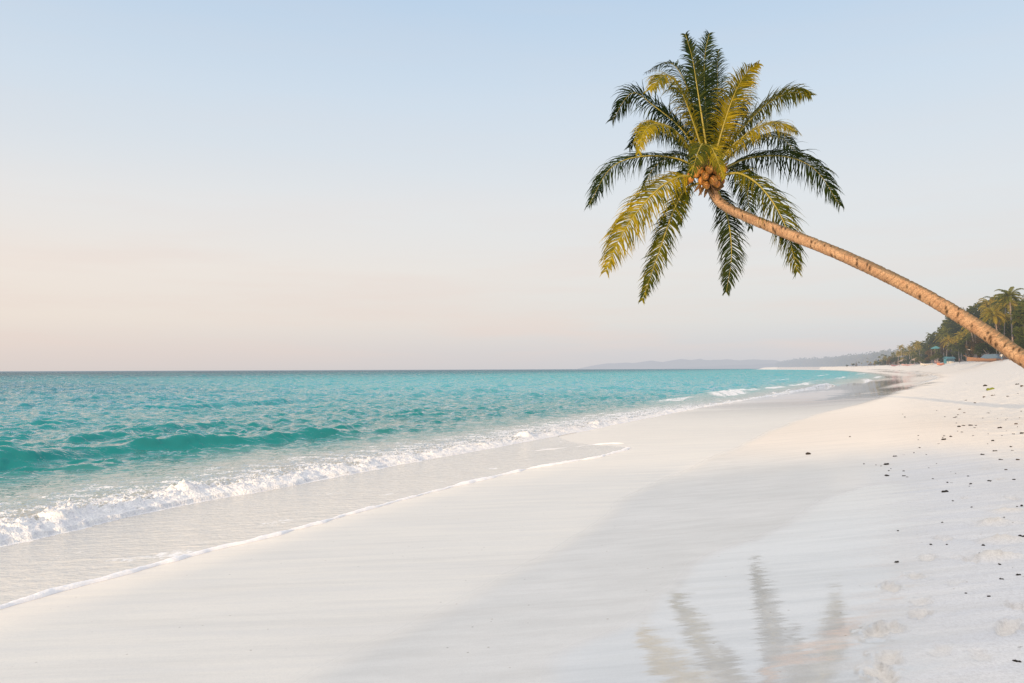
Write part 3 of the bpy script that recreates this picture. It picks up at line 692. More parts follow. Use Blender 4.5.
# each frond: midrib control points on the crown drawing, with depth offsets in metres (+ = away from the eye)
FR = [
 # pts [(cx, cy, dy)...], leaf width, n, droop, material, twist
 ([(320,365,.0),(255,328,-.1),(165,322,-.3),(95,350,-.4),(45,435,-.5)], .80, 80, 1.0, 'D', 0),
 ([(320,355,.2),(270,265,.5),(195,200,1.0),(145,172,1.3),(100,235,1.7)], .85, 80, 1.0, 'D', 0),
 ([(315,355,-.2),(255,268,-.8),(205,245,-1.4),(175,262,-1.9),(162,312,-2.1)], .55, 60, .9, 'Y', 0),
 ([(318,372,-.1),(255,370,-.6),(190,415,-1.1),(125,500,-1.4),(84,592,-1.6)], .78, 86, .75, 'Y', 0),
 ([(322,378,.1),(272,400,-.1),(240,460,-.3),(205,560,-.4),(170,660,-.5)], .60, 80, .55, 'G', 0),
 ([(335,370,.5),(352,410,1.0),(374,480,1.3),(380,560,1.4),(368,640,1.4)], .62, 74, .7, 'D', 0),
 ([(345,368,.0),(400,362,-.5),(455,400,-.9),(505,480,-1.1),(535,592,-1.2)], .85, 86, .8, 'G', 0),
 ([(345,358,.3),(420,325,1.0),(510,322,1.5),(580,355,1.8),(636,437,2.0)], .85, 86, 1.0, 'D', 0),
 ([(340,350,-.1),(385,295,-.5),(440,255,-1.0),(490,243,-1.3),(532,262,-1.6)], .80, 74, 1.0, 'Y', 0),
 ([(338,350,.2),(385,280,.3),(455,205,.6),(515,172,.9),(567,178,1.2)], .78, 84, .9, 'G', 0),
 ([(335,345,.1),(358,260,-.1),(385,180,-.4),(415,125,-.8),(444,103,-1.1)], .62, 74, .55, 'Y', 0),
 ([(330,345,.4),(322,240,.7),(316,150,.9),(318,80,1.0),(328,32,1.1)], .80, 90, .35, 'D', 0),
 ([(328,345,-.1),(312,240,.0),(298,150,.0),(288,90,-.1),(272,34,-.3)], .60, 80, .4, 'D', 0),
 ([(325,345,.3),(295,230,.7),(268,140,1.0),(232,100,1.3),(180,122,1.8)], .75, 78, .9, 'D', 0),
 ([(325,348,-.2),(290,240,-.6),(258,160,-1.0),(225,130,-1.4),(188,165,-1.8)], .72, 74, .85, 'Y', 0),
 ([(335,345,.8),(345,240,1.5),(348,160,1.8),(347,110,2.0),(350,70,2.1)], .65, 74, .5, 'D', 0),
 ([(338,348,.8),(380,270,1.6),(400,220,2.2),(408,190,2.8),(412,230,3.3)], .75, 70, .9, 'D', 0),
 ([(322,350,.8),(280,270,1.7),(245,235,2.3),(225,215,2.8),(205,215,3.3)], .75, 70, .9, 'D', 0),
 ([(325,358,-.2),(312,318,-.8),(312,292,-1.5),(300,315,-2.2),(285,368,-2.5)], .60, 66, 1.0, 'G', 0),
 ([(335,356,-.3),(335,315,-.9),(330,295,-1.5),(345,325,-2.1),(362,372,-2.3)], .55, 60, 1.0, 'Y', 0),
 ([(330,350,.2),(300,270,.6),(280,200,.9),(262,170,1.1),(240,160,1.4)], .85, 76, .7, 'G', 0),
 ([(335,350,.2),(350,270,.4),(365,215,.8),(372,190,1.3),(385,175,1.8)], .80, 72, .7, 'D', 0),
 ([(322,362,.5),(290,350,1.6),(270,372,2.5),(262,420,3.1),(258,480,3.4)], .55, 56, .8, 'D', 0),
 ([(330,350,1.0),(318,270,1.9),(322,190,2.6),(312,120,3.0),(296,92,3.4)], .72, 70, .8, 'D', 0),
 ([(338,350,1.0),(372,250,1.9),(392,180,2.5),(402,140,3.0),(428,150,3.6)], .70, 70, .8, 'G', 0),
 ([(322,352,1.0),(262,290,2.0),(215,262,2.8),(175,262,3.4),(140,300,3.8)], .70, 66, .9, 'D', 0),
 ([(345,352,1.0),(400,300,2.0),(455,275,2.8),(500,280,3.4),(540,320,3.8)], .70, 66, .9, 'D', 0),
 ([(328,356,.9),(300,330,2.2),(250,318,3.2),(200,345,3.8),(170,400,4.1)], .62, 60, .9, 'D', 0),
 ([(345,362,.5),(385,350,1.8),(410,385,2.8),(420,430,3.4),(425,490,3.7)], .65, 60, .8, 'D', 0),
]
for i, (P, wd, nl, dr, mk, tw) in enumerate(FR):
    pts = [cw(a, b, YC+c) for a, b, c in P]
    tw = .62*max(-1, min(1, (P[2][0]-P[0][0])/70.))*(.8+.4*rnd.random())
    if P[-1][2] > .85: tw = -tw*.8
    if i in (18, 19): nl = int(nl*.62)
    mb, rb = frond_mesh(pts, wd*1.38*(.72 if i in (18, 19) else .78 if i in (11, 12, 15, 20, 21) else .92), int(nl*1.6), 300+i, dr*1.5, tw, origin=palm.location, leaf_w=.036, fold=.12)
    fo = mb.build('frond', {'Y': LEAF_LIT, 'G': LEAF_G, 'D': LEAF_SHADE, 'B': LEAF_B}[mk], palm, sm=False)

    rb.build('midrib', RIB, fo, sm=True)
def lump_mesh(r, stretch, seed, n=12, rough=.12, freq=3.):
    """rounded irregular body, poles along z"""
    vs_ = []; fs_ = []
    for i in range(n+1):
        ph = math.pi*i/n
        for j in range(2*n):
            a = math.pi*j/n; d = Vector((math.sin(ph)*math.cos(a), math.sin(ph)*math.sin(a), math.cos(ph)))
            k = 1+rough*float(noise(d.x*freq+seed, d.y*freq+d.z*2.1*freq, seed))
            vs_.append((d.x*r*stretch[0]*k, d.y*r*stretch[1]*k, d.z*r*stretch[2]*k))
    for i in range(n):
        for j in range(2*n): fs_.append((i*2*n+j, (i+1)*2*n+j, (i+1)*2*n+(j+1) % (2*n), i*2*n+(j+1) % (2*n)))
    return vs_, fs_
for i, (a, b, c) in enumerate([(283,372,-.35),(297,362,-.45),(318,366,-.55),(338,378,-.55),(352,365,-.45),(305,352,-.5),(328,352,-.62),(345,352,-.5),(320,388,-.4),(345,385,-.3),(362,352,-.2),(275,378,-.1),(310,378,-.3),(356,378,.1)]):
    p = cw(a, b, YC+c); mb = MB(); vs_, fs_ = lump_mesh(.125+.02*rnd.random(), (.88, .88, 1.12), i+3, 8, .06, 1.5)
    mb.add(vs_, fs_); o = mb.build('coconut', NUT, palm, sm=True); o.location = p-palm.location
    o.rotation_euler = (rnd.uniform(-.6, .6), rnd.uniform(-.6, .6), 0)
# fibrous base of the crown and the dark hanging flower stalks
mb = MB()
mb.tube([cw(352,400,YC)-palm.location, cw(338,380,YC)-palm.location, cw(330,360,YC)-palm.location, cw(328,335,YC)-palm.location, cw(326,310,YC+.1)-palm.location], [.18, .24, .30, .24, .08], 12)
for k in range(16):
    a = k*2.4; r0 = .2; p = HUB+Vector((math.cos(a)*r0, math.sin(a)*r0, rnd.uniform(-.1, .15))); q_ = p+Vector((math.cos(a)*.35, math.sin(a)*.35, .28))
    mb.tube([p-palm.location, q_-palm.location], [.075, .03], 6)
mb.build('crown_base', SHEATH, palm, sm=True)
for k, (a, b, c, d) in enumerate([(318,385,303,414),(312,380,292,405),(324,390,316,418),(330,392,338,410),(306,388,309,412)]):
    mb = MB(); p = cw(a, b, YC-.2)-palm.location; q_ = cw(c, d, YC-.3)-palm.location
    mb.tube([p, p.lerp(q_, .5)+Vector((0, 0, -.02)), q_], [.03, .055, .012], 6); mb.build('flower_stalk', SHEATH, palm, sm=True)

# ------------------------------------------------------------------ trees of the bay
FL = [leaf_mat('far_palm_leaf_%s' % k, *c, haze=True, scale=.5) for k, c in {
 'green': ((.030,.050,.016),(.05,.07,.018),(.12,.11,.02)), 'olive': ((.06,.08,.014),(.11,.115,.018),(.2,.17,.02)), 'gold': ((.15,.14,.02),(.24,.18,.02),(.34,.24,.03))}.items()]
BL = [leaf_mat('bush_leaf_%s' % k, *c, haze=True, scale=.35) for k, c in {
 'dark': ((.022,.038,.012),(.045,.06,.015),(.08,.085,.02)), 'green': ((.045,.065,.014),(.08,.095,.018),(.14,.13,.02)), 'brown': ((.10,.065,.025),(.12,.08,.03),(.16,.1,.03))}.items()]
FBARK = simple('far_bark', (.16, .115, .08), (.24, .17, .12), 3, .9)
def far_palm_data(h, seed, full=1.):
    rg = random.Random(seed); tr = MB(); lx, ly = rg.uniform(-.12, .12)*h, rg.uniform(-.12, .12)*h
    cp = [Vector((lx*t*t, ly*t*t, h*t)) for t in (0, .25, .5, .75, 1)]
    tr.tube(cp, [.26, .19, .16, .14, .12], 7); top = cp[-1]; cr_ = MB()
    nf = 20
    for i in range(nf):
        a = i*2.399+rg.uniform(-.2, .2); e = 1.25-1.55*(i/nf)+rg.uniform(-.12, .12); L = rg.uniform(3.1, 4.3)*full
        d = Vector((math.cos(a)*math.cos(e), math.sin(a)*math.cos(e), math.sin(e))); p = top.copy(); pp = [p.copy()]; dirs = []
        for k in range(7):
            dirs.append(d.copy()); p = p+d*L/7; d = (d+Vector((0, 0, -.17-.05*k))).normalized(); pp.append(p.copy())
        dirs.append(d)
        for k in range(22):
            t = .12+.88*k/21; j = min(6, int(t*7)); f = t*7-j; q0 = pp[j].lerp(pp[j+1], f); T = dirs[j]
            sv = T.cross(Vector((0, 0, 1)))
            if sv.length < .1: sv = Vector((1, 0, 0))
            sv.normalize(); ll = .95*max(.3, math.sin(math.pi*(.1+.88*t))**.6)
            for s in (-1, 1):
                q1 = q0+(sv*s*.75+T*.55).normalized()*ll*.5+Vector((0, 0, -.05)); q2 = q1+(sv*s*.5+T*.4+Vector((0, 0, -.9))).normalized()*ll*.55
                w_ = T*.075
                cr_.add([q0-w_, q0+w_, q1+w_, q1-w_, q2], [(0, 1, 2, 3), (3, 2, 4)])
    return tr.mesh('trunk', True), cr_.mesh('crown')
def leaf_cloud(mb, c, rad, n, size, rg):
    for _ in range(n):
        d = Vector((rg.gauss(0, 1), rg.gauss(0, 1), rg.gauss(0, 1))).normalized()*(rg.uniform(.45, 1)**.6)
        p = Vector((c[0]+d.x*rad[0], c[1]+d.y*rad[1], c[2]+d.z*rad[2]))
        a = Vector((rg.gauss(0, 1), rg.gauss(0, 1), rg.gauss(0, .6))).normalized(); b_ = a.orthogonal().normalized()
        if rg.random() < .5: b_ = a.cross(b_)
        s = size*rg.uniform(.5, 1.2)
        mb.add([p-a*s, p-b_*s*.45, p+a*s, p+b_*s*.5], [(0, 1, 2, 3)])
def broad_data(h, seed, wide=1.):
    rg = random.Random(seed); tr = MB(); tr.tube([(0, 0, 0), (.1, .1, h*.3), (rg.uniform(-.4, .4), 0, h*.62)], [.32, .25, .12], 7)
    cr_ = MB(); nb_ = 8
    for i in range(nb_):
        a = i*2.4; rr_ = rg.uniform(.1, .36)*h*wide; c = (math.cos(a)*rr_, math.sin(a)*rr_, h*rg.uniform(.42, .82))
        tr.tube([(0, 0, h*.3), tuple(Vector(c)*.9)], [.13, .04], 5)
        leaf_cloud(cr_, c, (h*.22*wide, h*.22*wide, h*.17), 230, .045*h, rg)
    return tr.mesh('trunk', True), cr_.mesh('crown')
PD = [far_palm_data(h, s) for h, s in ((13, 1), (11, 2), (15, 3), (9, 4), (12, 5))]
BD = [broad_data(h, s, w_) for h, s, w_ in ((9, 11, 1.), (7, 12, 1.2), (11, 13, .9), (6, 14, 1.3))]
def tree_at(name, data, lm, x, y, rz, s, label, cat, group):
    z = float(base_h(x, y))
    r = empty(name, (x, y, z-.1), rz, label, cat, group)
    for me_, nm, mt in ((data[0], 'trunk', FBARK), (data[1], 'crown', lm)):
        o = bpy.data.objects.new(nm, me_); COL.objects.link(o); o.parent = r; o.scale = (s, s, s)
        if not me_.materials: me_.materials.append(mt)
        o.material_slots[0].link = 'OBJECT'; o.material_slots[0].material = mt
    return r
def treeline(v, uoff): return xy(B(v)+uoff, v)
def px_of(x, y): return 512+F*x/y
rt = random.Random(5)
v = 165.
while v < 980:
    for row in range(4):
        uo = (17.5, 21.5, 27, 34)[row]+rt.uniform(-1.8, 2.2)-.006*(v-165); vj = v+rt.uniform(-3.5, 3.5)
        x, y = treeline(vj, uo)
        if px_of(x, y) > 1062: continue
        if row == 0 and (rt.random() < .25): continue
        far_ = v > 450; sc_ = 1.18-.62*float(smooth(190, 850, v))
        if rt.random() < (.35, .5, .62, .5)[row]:
            k = rt.randrange(5); s = (.62, .86, 1.02, 1.2)[row]*rt.uniform(.8, 1.15)*sc_
            mt = rt.choice([FL[1], FL[1], FL[2], FL[2]] if row < 2 else [FL[0], FL[1], FL[1], FL[2]])
            tree_at('palm_tree', PD[k], mt, x, y, rt.uniform(0, 6.3), s, 'distant coconut palm among the hazy trees far along the bay' if far_ else 'coconut palm standing in the tree line behind the far beach', 'palm tree', 'far palms' if far_ else 'palms of the tree line')
        else:
            k = rt.randrange(4); s = (.62, 1.0, 1.3, 1.45)[row]*rt.uniform(.8, 1.15)*sc_
            mt = rt.choice([BL[0], BL[1], BL[2]] if row < 2 else [BL[0], BL[0], BL[1]])
            tree_at('leafy_tree', BD[k], mt, x, y, rt.uniform(0, 6.3), s, 'distant bushy tree among the hazy palms far along the bay' if far_ else 'bushy leafy tree standing among the palms behind the far beach', 'tree', 'far leafy trees' if far_ else 'leafy trees of the tree line')
    v += 6.2+.018*(v-165)
# chosen trees that stand out against the sky, and places along the far beach
def place(px, uo):
    """where the line at uo metres inland of the shore is seen in direction px"""
    vv_ = np.arange(60, 1500, .25); x, y = xy(B(vv_)+uo, vv_); i = int(np.argmin(np.abs(512+F*x/np.maximum(y, 1)-px)))
    return Vector((x[i], y[i], float(base_h(x[i], y[i]))))
for px_, uo, top, k, mt, rz, lab in ((1013, 17, 291, 2, FL[1], .7, 'tallest coconut palm, rising highest at the right edge of the tree line'), (946, 15.5, 338, 3, FL[2], 1.9, 'low golden palm standing right behind the teal kiosk'), (1000, 15, 309, 1, FL[2], 2.6, 'golden-leaved coconut palm standing behind the long wooden boat')):
    p = place(px_, uo); zt = pt(px_, top, p.y).z
    h = (13, 11, 15, 9, 12)[k]; tree_at('palm_tree', PD[k], mt, p.x, p.y, rz, (zt-p.z)/(h+1.3), lab, 'palm tree', None)

FARW = simple('far_wood_leaf', (.03, .045, .02), (.09, .08, .03), .05, .9, haze=False)
N = NT.__new__(NT); N.nt = FARW.node_tree
_o = [n for n in N.nt.nodes if n.type == 'OUTPUT_MATERIAL'][0]; _b = [n for n in N.nt.nodes if n.type == 'BSDF_PRINCIPLED'][0]
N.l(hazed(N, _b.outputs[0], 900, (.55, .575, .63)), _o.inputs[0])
for px_, uo, top, k, rz, lab in ((943, 26, 324, 0, .3, 'round leafy tree rising behind the teal kiosk and canopy'), (958, 27, 315, 2, 1.2, 'leafy tree rising between the kiosk palm and the leaning trunk'), (975, 28, 305, 0, 2.2, 'tall leafy tree rising just above the leaning trunk'), (990, 29, 299, 2, .9, 'tall dense leafy tree left of the tallest palm'), (1003, 22, 318, 3, 1.9, 'wide leafy tree below the tallest palm'), (1020, 24, 306, 1, .2, 'wide leafy tree at the right edge of the picture')):
    p = place(px_, uo); zt = pt(px_, top, p.y).z
    tree_at('leafy_tree', BD[k], BL[(k+int(rz)) % 2], p.x, p.y, rz, (zt-p.z)/((9, 7, 11, 6)[k]*.98), lab, 'tree', None)
def wood(name, v0, v1, dv, hgt, uo, n, size, label):
    mb = MB(); rg = random.Random(name+str(v0)); vv_ = v0
    while vv_ < v1:
        for (o, hk) in ((0, .75), (10, 1.), (24, 1.1)):
            x, y = treeline(vv_+rg.uniform(-3, 3), uo+o); z = float(base_h(x, y)); h = hgt*hk*rg.uniform(.75, 1.15)
            leaf_cloud(mb, (x, y, z+h*.45), (dv*.75, 6, h*.55), n, size, rg)
        vv_ += dv
    return tag(mb.build(name, FARW if name == 'far_wood' else BL[0], None), label, 'wood', kind='stuff')
wood('undergrowth', 160, 820, 9, 6.5, 24, 150, .8, 'dark tangled undergrowth beneath the palms behind the far beach')
wood('far_wood', 800, 1650, 12, 14, 22, 100, 2.0, 'hazy strip of woodland along the far end of the bay')

# ------------------------------------------------------------------ hills
def hill(name, x0, x1, y, h, seed, label, col):
    n = 160; t = np.linspace(0, 1, n); xs = x0+(x1-x0)*t
    prof_ = h*(np.sin(np.pi*t)**.6)*(.62+.30*noise(t*5, 0*t, seed)+.12*noise(t*17, 0*t, seed+1)+.035*noise(t*60, 0*t, seed+2))
    prof_ = np.maximum(prof_, .02*h)
    rows = []
    for k, (dy, f) in enumerate(((-600, 0), (-350, .45), (0, 1), (500, .9), (1500, 0))):
        rows.append(np.stack([xs, np.full(n, y+dy)+60*noise(t*9, t*0+k, seed+3), prof_*f-(4 if f == 0 else 0)], -1))
    V = np.stack(rows).reshape(-1, 3)
    m, N = mat(name+'_hills'); P = N.pos()
    f = N.mapr(N.noise(P, .004, 5), .4, .6)
    b = N.bsdf(Base_Color=N.mix(f, (.03, .045, .03), (.08, .08, .05)), Roughness=.9)
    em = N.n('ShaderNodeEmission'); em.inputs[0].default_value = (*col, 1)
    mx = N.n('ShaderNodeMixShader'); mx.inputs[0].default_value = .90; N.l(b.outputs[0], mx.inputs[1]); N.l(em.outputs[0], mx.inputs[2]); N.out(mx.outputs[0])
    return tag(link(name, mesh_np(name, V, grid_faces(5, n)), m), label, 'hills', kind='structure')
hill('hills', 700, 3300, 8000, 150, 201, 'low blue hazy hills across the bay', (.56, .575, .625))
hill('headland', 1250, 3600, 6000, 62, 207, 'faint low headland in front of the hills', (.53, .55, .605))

# ------------------------------------------------------------------ trees behind the photographer: their shade lies over the near beach
mb = MB(); rg = random.Random(99); lf = []
xx = -19.2
while xx < 42:
    yy = -31+rg.uniform(-1, 1)
    zg = float(base_h(xx, yy))
    top = 7.9+rg.uniform(-.25, .25)+.03*max(0, xx+14)
    for zc in np.arange(.8, top-1.0, 1.3): leaf_cloud(mb, (xx, yy, zc), (1.3, 1.8, 1.3), 330, .22, rg)
    leaf_cloud(mb, (xx, yy, top-.9), (1.3, 1.6, .95), 420, .2, rg)
    mb.tube([(xx, yy, zg-.3), (xx+.2, yy, top*.6)], [.2, .1], 6)
    xx += 1.15
tag(mb.build('shore_thicket', BL[1], None), 'thicket of shore trees behind the viewpoint, shading the near beach', 'thicket', kind='stuff')

# ------------------------------------------------------------------ driftwood, weed and husks on the sand
WEED = simple('dried_weed', (.018, .014, .012), (.05, .038, .028), 60, .85, haze=False, bump=.5)
TWIG = simple('driftwood', (.06, .042, .03), (.14, .10, .07), 30, .85, haze=False, bump=.4)
GREEN = simple('fresh_weed', (.10, .14, .02), (.22, .24, .03), 30, .7, haze=False)
HUSK = simple('old_husk', (.05, .032, .02), (.11, .07, .04), 25, .9, haze=False, bump=.5)
def weed_mesh(seed, flat=.6, n=4):
    mb = MB(); rg = random.Random(seed)
    for k in range(n):
        vs_, fs_ = lump_mesh(.30+.2*rg.random(), (1, .6+.3*rg.random(), flat), seed*5+k, 5, .5, 2.2)
        a = rg.uniform(0, 3.1); ox, oy = rg.uniform(-.5, .5), rg.uniform(-.3, .3)
        mb.add([(x*math.cos(a)-y*math.sin(a)+ox, x*math.sin(a)+y*math.cos(a)+oy, z+flat*.12) for x, y, z in vs_], fs_)
    return mb.mesh('weed_clump', True)
def twig_mesh(seed):
    mb = MB(); rg = random.Random(seed); p = Vector((-.5, 0, .03)); pts = [p]
    for k in range(6): p = p+Vector((1/6., rg.uniform(-.06, .06), rg.uniform(-.01, .015))); pts.append(p)
    mb.tube(pts, [.012, .03, .028, .03, .022, .018, .006], 6)
    mb.tube([pts[3], pts[3]+Vector((.15, .14, .03)), pts[3]+Vector((.24, .2, .03))], [.018, .012, .004], 5)
    mb.tube([pts[1], pts[1]+Vector((.1, -.12, .02))], [.016, .005], 5)
    return mb.mesh('twig', True)
WM = [weed_mesh(i) for i in range(5)]; TM = [twig_mesh(i) for i in range(3)]
def debris(px, py, size, kind, label=None, group=None, rz=None, name=None):
    p = at(px, py); zz, _ = sand_height(np.array([p.x]), np.array([p.y])); k = rnd.randrange(5)
    me_, m_, nm, ct = {'w': (WM[k], WEED, 'weed_clump', 'seaweed'), 't': (TM[k % 3], TWIG, 'twig', 'twig'), 'g': (WM[k], GREEN, 'weed_clump', 'seaweed'), 'h': (WM[k], HUSK, 'husk_piece', 'husk')}[kind]
    o = bpy.data.objects.new(name or nm, me_); COL.objects.link(o)
    if not me_.materials: me_.materials.append(m_)
    o.material_slots[0].link = 'OBJECT'; o.material_slots[0].material = m_
    o.location = (p.x, p.y, float(zz[0])+.001); size *= .36; o.scale = (size, size, size); o.rotation_euler = (0, 0, rnd.uniform(0, 6.28) if rz is None else rz)
    return tag(o, label, ct, group)
G1 = 'dark bits of weed scattered over the upper beach'
debris(808.5, 455.5, .30, 'w', 'lone dark seaweed clump on the smooth sand left of all the other debris', rz=.1)
debris(944.6, 493.7, .17, 'w', 'black seaweed clump right of the tip of the wet sheen, darkest of the scatter', rz=.1)
debris(951.7, 484, .14, 't', 'dark twig just above the black seaweed clump', rz=.05)
debris(897, 564, .085, 'w', 'small black weed clump beside the pale footprints, left of the sand piles', rz=.2)
debris(886.7, 465.6, .20, 'w', 'wide dark seaweed clump at the left end of the scatter above the wet sheen', rz=.1)
debris(1020.5, 652, .10, 't', 'dark twig at the lower right corner of the beach', rz=.1)
debris(990, 390.5, .75, 'g', 'fresh yellow-green weed clump lying on the sunlit sand', rz=.1)
debris(985.5, 386.5, .55, 'w', 'dark weed clump just above the yellow-green one on the sunlit sand', rz=.1)
for a, b, c, k in ((864,465,.08,'w'),(887,477,.13,'w'),(895,457.5,.10,'w'),(904,456,.12,'t'),(939,445,.26,'t'),(944,441,.19,'w'),(950,437.7,.15,'w'),(959,427.6,.2,'w'),
    (964,426.5,.14,'w'),(970,426,.17,'w'),(976,426,.12,'w'),(993,442,.15,'w'),(989,482.5,.09,'w'),(947,484,.07,'w'),(970.5,485.6,.07,'w'),(999.5,429,.17,'w'),(982,456.5,.11,'w'),
    (1000,461.4,.10,'w'),(1022,435,.16,'w'),(995,452.6,.1,'w'),(967,383.7,.6,'t'),(1014,481,.08,'w'),(904,472,.06,'w'),(904,477,.07,'w'),(891,470,.05,'w'),(889,472,.06,'w'),(881,467,.05,'w'),(876,466,.05,'w'),
    (898,533,.05,'w'),(922,545,.06,'t'),(931,547,.05,'w'),(942,525,.045,'w'),(947,547,.045,'w'),(983.6,548,.06,'w'),(979,554,.07,'w'),(999,567,.05,'w'),(1013,571,.07,'t'),(1019,578,.06,'w'),
    (1002,582,.045,'w'),(966,596,.04,'w'),(989,600,.045,'w'),(1018,666,.05,'w'),(1014,665.5,.03,'w'),(1021,508,.08,'w'),(989,482,.07,'w'),(1022,539,.09,'w'),(953,503,.05,'w'),(971,485,.05,'w'),
    (914,454,.06,'w'),(920,449,.08,'w'),(933,480,.05,'w'),(958,416,.12,'w'),(964,414,.12,'h'),(966,401,.2,'w'),(960,410,.15,'h'),(975,404,.2,'h'),(984,398,.25,'h'),(993,396,.25,'h'),(1008,397,.2,'w'),
    (905,418,.12,'w'),(945,418,.12,'w'),(956,418,.1,'w'),(1017,385,.3,'w'),(1022,387,.3,'h'),(850,438,.12,'w'),(1011,448,.1,'w'),(1006,471,.08,'h'),(1018,462,.1,'h'),(1016,425,.14,'h'),(988,414,.15,'h')):
    debris(a, b, c*1.15, k, {'w': 'small dark bit of seaweed on the upper beach', 't': 'thin dark twig lying on the upper beach', 'h': 'brown scrap of husk on the rough dry sand'}[k], {'w': G1, 't': 'thin twigs on the upper beach', 'h': 'brown husk scraps on the dry sand'}[k])
rg = random.Random(3)
for i in range(46):        # the fine trail of weed left by the last high tide
    a = rg.uniform(900, 1022); b = 455+(a-900)*-.33+rg.gauss(0, 9) if i % 2 else rg.uniform(408, 520)
    if a < 940 and b > 480: continue
    debris(a, b, rg.uniform(.03, .07)*(1.6 if b < 440 else 1), 'w', 'small dark bit of seaweed on the upper beach', G1)

# ------------------------------------------------------------------ life on the far beach
def paint(name, c, rough=.6): return simple(name, c, tuple(x*.8 for x in c), 3, rough)
TEAL = paint('teal_cloth', (.03, .22, .25)); WHT = paint('white_paint', (.55, .52, .48)); RED = paint('faded_red', (.26, .09, .08)); WOOD = paint('boat_wood', (.24, .12, .05), .7)
BLUE = paint('blue_tarp', (.09, .15, .22)); THATCH = paint('thatch', (.30, .20, .12), .95); POST = paint('grey_post', (.25, .2, .16)); PINK = paint('pink_cloth', (.42, .24, .22)); ORG = paint('orange_cloth', (.45, .16, .07)); DARKM = paint('dark_inside', (.03, .025, .022))
def boat_hull(L, Wd, Hh, t=.06, n=18, sheer=.5):
    mb = MB(); rows = []
    for i in range(n+1):
        s = -1+2*i/n; w_ = Wd/2*max(.03, (1-abs(s)**2.4)); z0 = Hh*.25*abs(s)**2.5; z1 = Hh*(1+sheer*abs(s)**2.2); x = s*L/2
        prof_ = [(w_, z1), (w_*.86, z0+(z1-z0)*.45), (w_*.45, z0+(z1-z0)*.1), (0, z0)]
        inner = [(max(0, a-t), b+t*.6) for a, b in prof_[::-1]]; inner[-1] = (max(0, w_-t), z1)
        ring = [(x, a, b) for a, b in prof_]+[(x, -a, b) for a, b in prof_[::-1][1:]]
        ring += [(x, -a, b) for a, b in inner[::-1]]+[(x, a, b) for a, b in inner[1:]]
        rows.append(ring)
    m_ = len(rows[0]); vs_ = [p for r_ in rows for p in r_]; fs_ = []
    for i in range(n):
        for k in range(m_): fs_.append((i*m_+k, (i+1)*m_+k, (i+1)*m_+(k+1) % m_, i*m_+(k+1) % m_))
    mb.add(vs_, fs_); return mb
# the long wooden boat with its blue cabin tarp
p = place(993, 13.2); t = empty('wooden_boat', (p.x, p.y, p.z-.1), .12, 'long brown wooden boat drawn up on the sand with a blue tarp over its middle', 'boat')
t.scale = (.86, .8, .72); boat_hull(15, 2.2, 1.05).build('hull', WOOD, t, sm=False)
mb = MB(); mb.tube([(-7.3, 0, 1.5), (-8.4, 0, 2.1)], [.12, .07], 8); mb.build('stem_post', WOOD, t, sm=True)
mb = MB()
mb.add([(-3.2,-1.1,1.0),(1.6,-1.1,1.0),(1.4,0,2.5),(-2.6,0,2.3),(-3.2,1.1,1.0),(1.6,1.1,1.0)], [(0,1,2,3),(3,2,5,4),(0,3,4),(1,5,2)]); mb.build('tarp', BLUE, t)
mb = MB(); mb.tube([(1.2, 0, .6), (1.0, 0, 3.2), (.7, 0, 5.6)], [.09, .07, .05], 8); mb.build('mast', POST, t, sm=True)
mb = MB()
for x in (-5, 3.4, 5): mb.box((x, 0, 1.0), (.35, 2.0, .06))
mb.build('thwart', WOOD, t)
p2 = place(976, 13.6); t = empty('bent_pole', (p2.x, p2.y, p2.z), 0, 'pale bent pole leaning in an arc over the long wooden boat', 'pole')
mb = MB(); s_ = p2.y/F; mb.tube([Vector((a*s_, 0, b*s_)) for a, b in ((8, .3), (7.5, 6), (5, 8.5), (1, 10.5), (-4, 12), (-8, 12.6))], [.16, .15, .14, .12, .09, .05], 8); mb.build('shaft', WHT, t, sm=True)
mb = MB(); mb.tube([(8*s_, 0, -.3), (8*s_, 0, .6)], .22, 8); mb.build('foot', POST, t, sm=True)
# teal canopy on posts
p = place(936, 14.5); t = empty('canopy_tent', tuple(p), .2, 'teal peaked canopy on tall posts with a red stall under it', 'canopy')
Hc = (366-350.5)/F*p.y*1.0; t.scale = (.75, .75, 1); mb = MB(); w_ = 2.0
mb.add([(-w_,-1.6,Hc),(w_,-1.6,Hc),(w_,1.6,Hc),(-w_,1.6,Hc),(0,0,Hc+.9),(-w_,-1.6,Hc-.25),(w_,-1.6,Hc-.25),(w_,1.6,Hc-.25),(-w_,1.6,Hc-.25)], [(0,1,4),(1,2,4),(2,3,4),(3,0,4),(5,6,1,0),(6,7,2,1),(7,8,3,2),(8,5,0,3)]); mb.build('roof', TEAL, t)
for sx in (-1, 1):
    for sy in (-1, 1):
        mb = MB(); mb.tube([(sx*1.8, sy*1.4, 0), (sx*1.85, sy*1.45, Hc)], .06, 6); mb.build('post', POST, t)
t = empty('market_stall', (p.x+.2, p.y-.3, p.z), .2, 'red and white stall standing under the teal canopy', 'stall')
t.scale = (.75, .75, .8); mb = MB(); mb.box((0, 0, .5), (2.4, 1.3, 1.0)); mb.build('counter', RED, t)
mb = MB(); mb.box((0, 0, 1.05), (2.6, 1.5, .08)); mb.build('top', WHT, t); mb = MB(); mb.box((0, .7, 1.9), (2.4, .08, 1.55)); mb.build('back_panel', PINK, t)
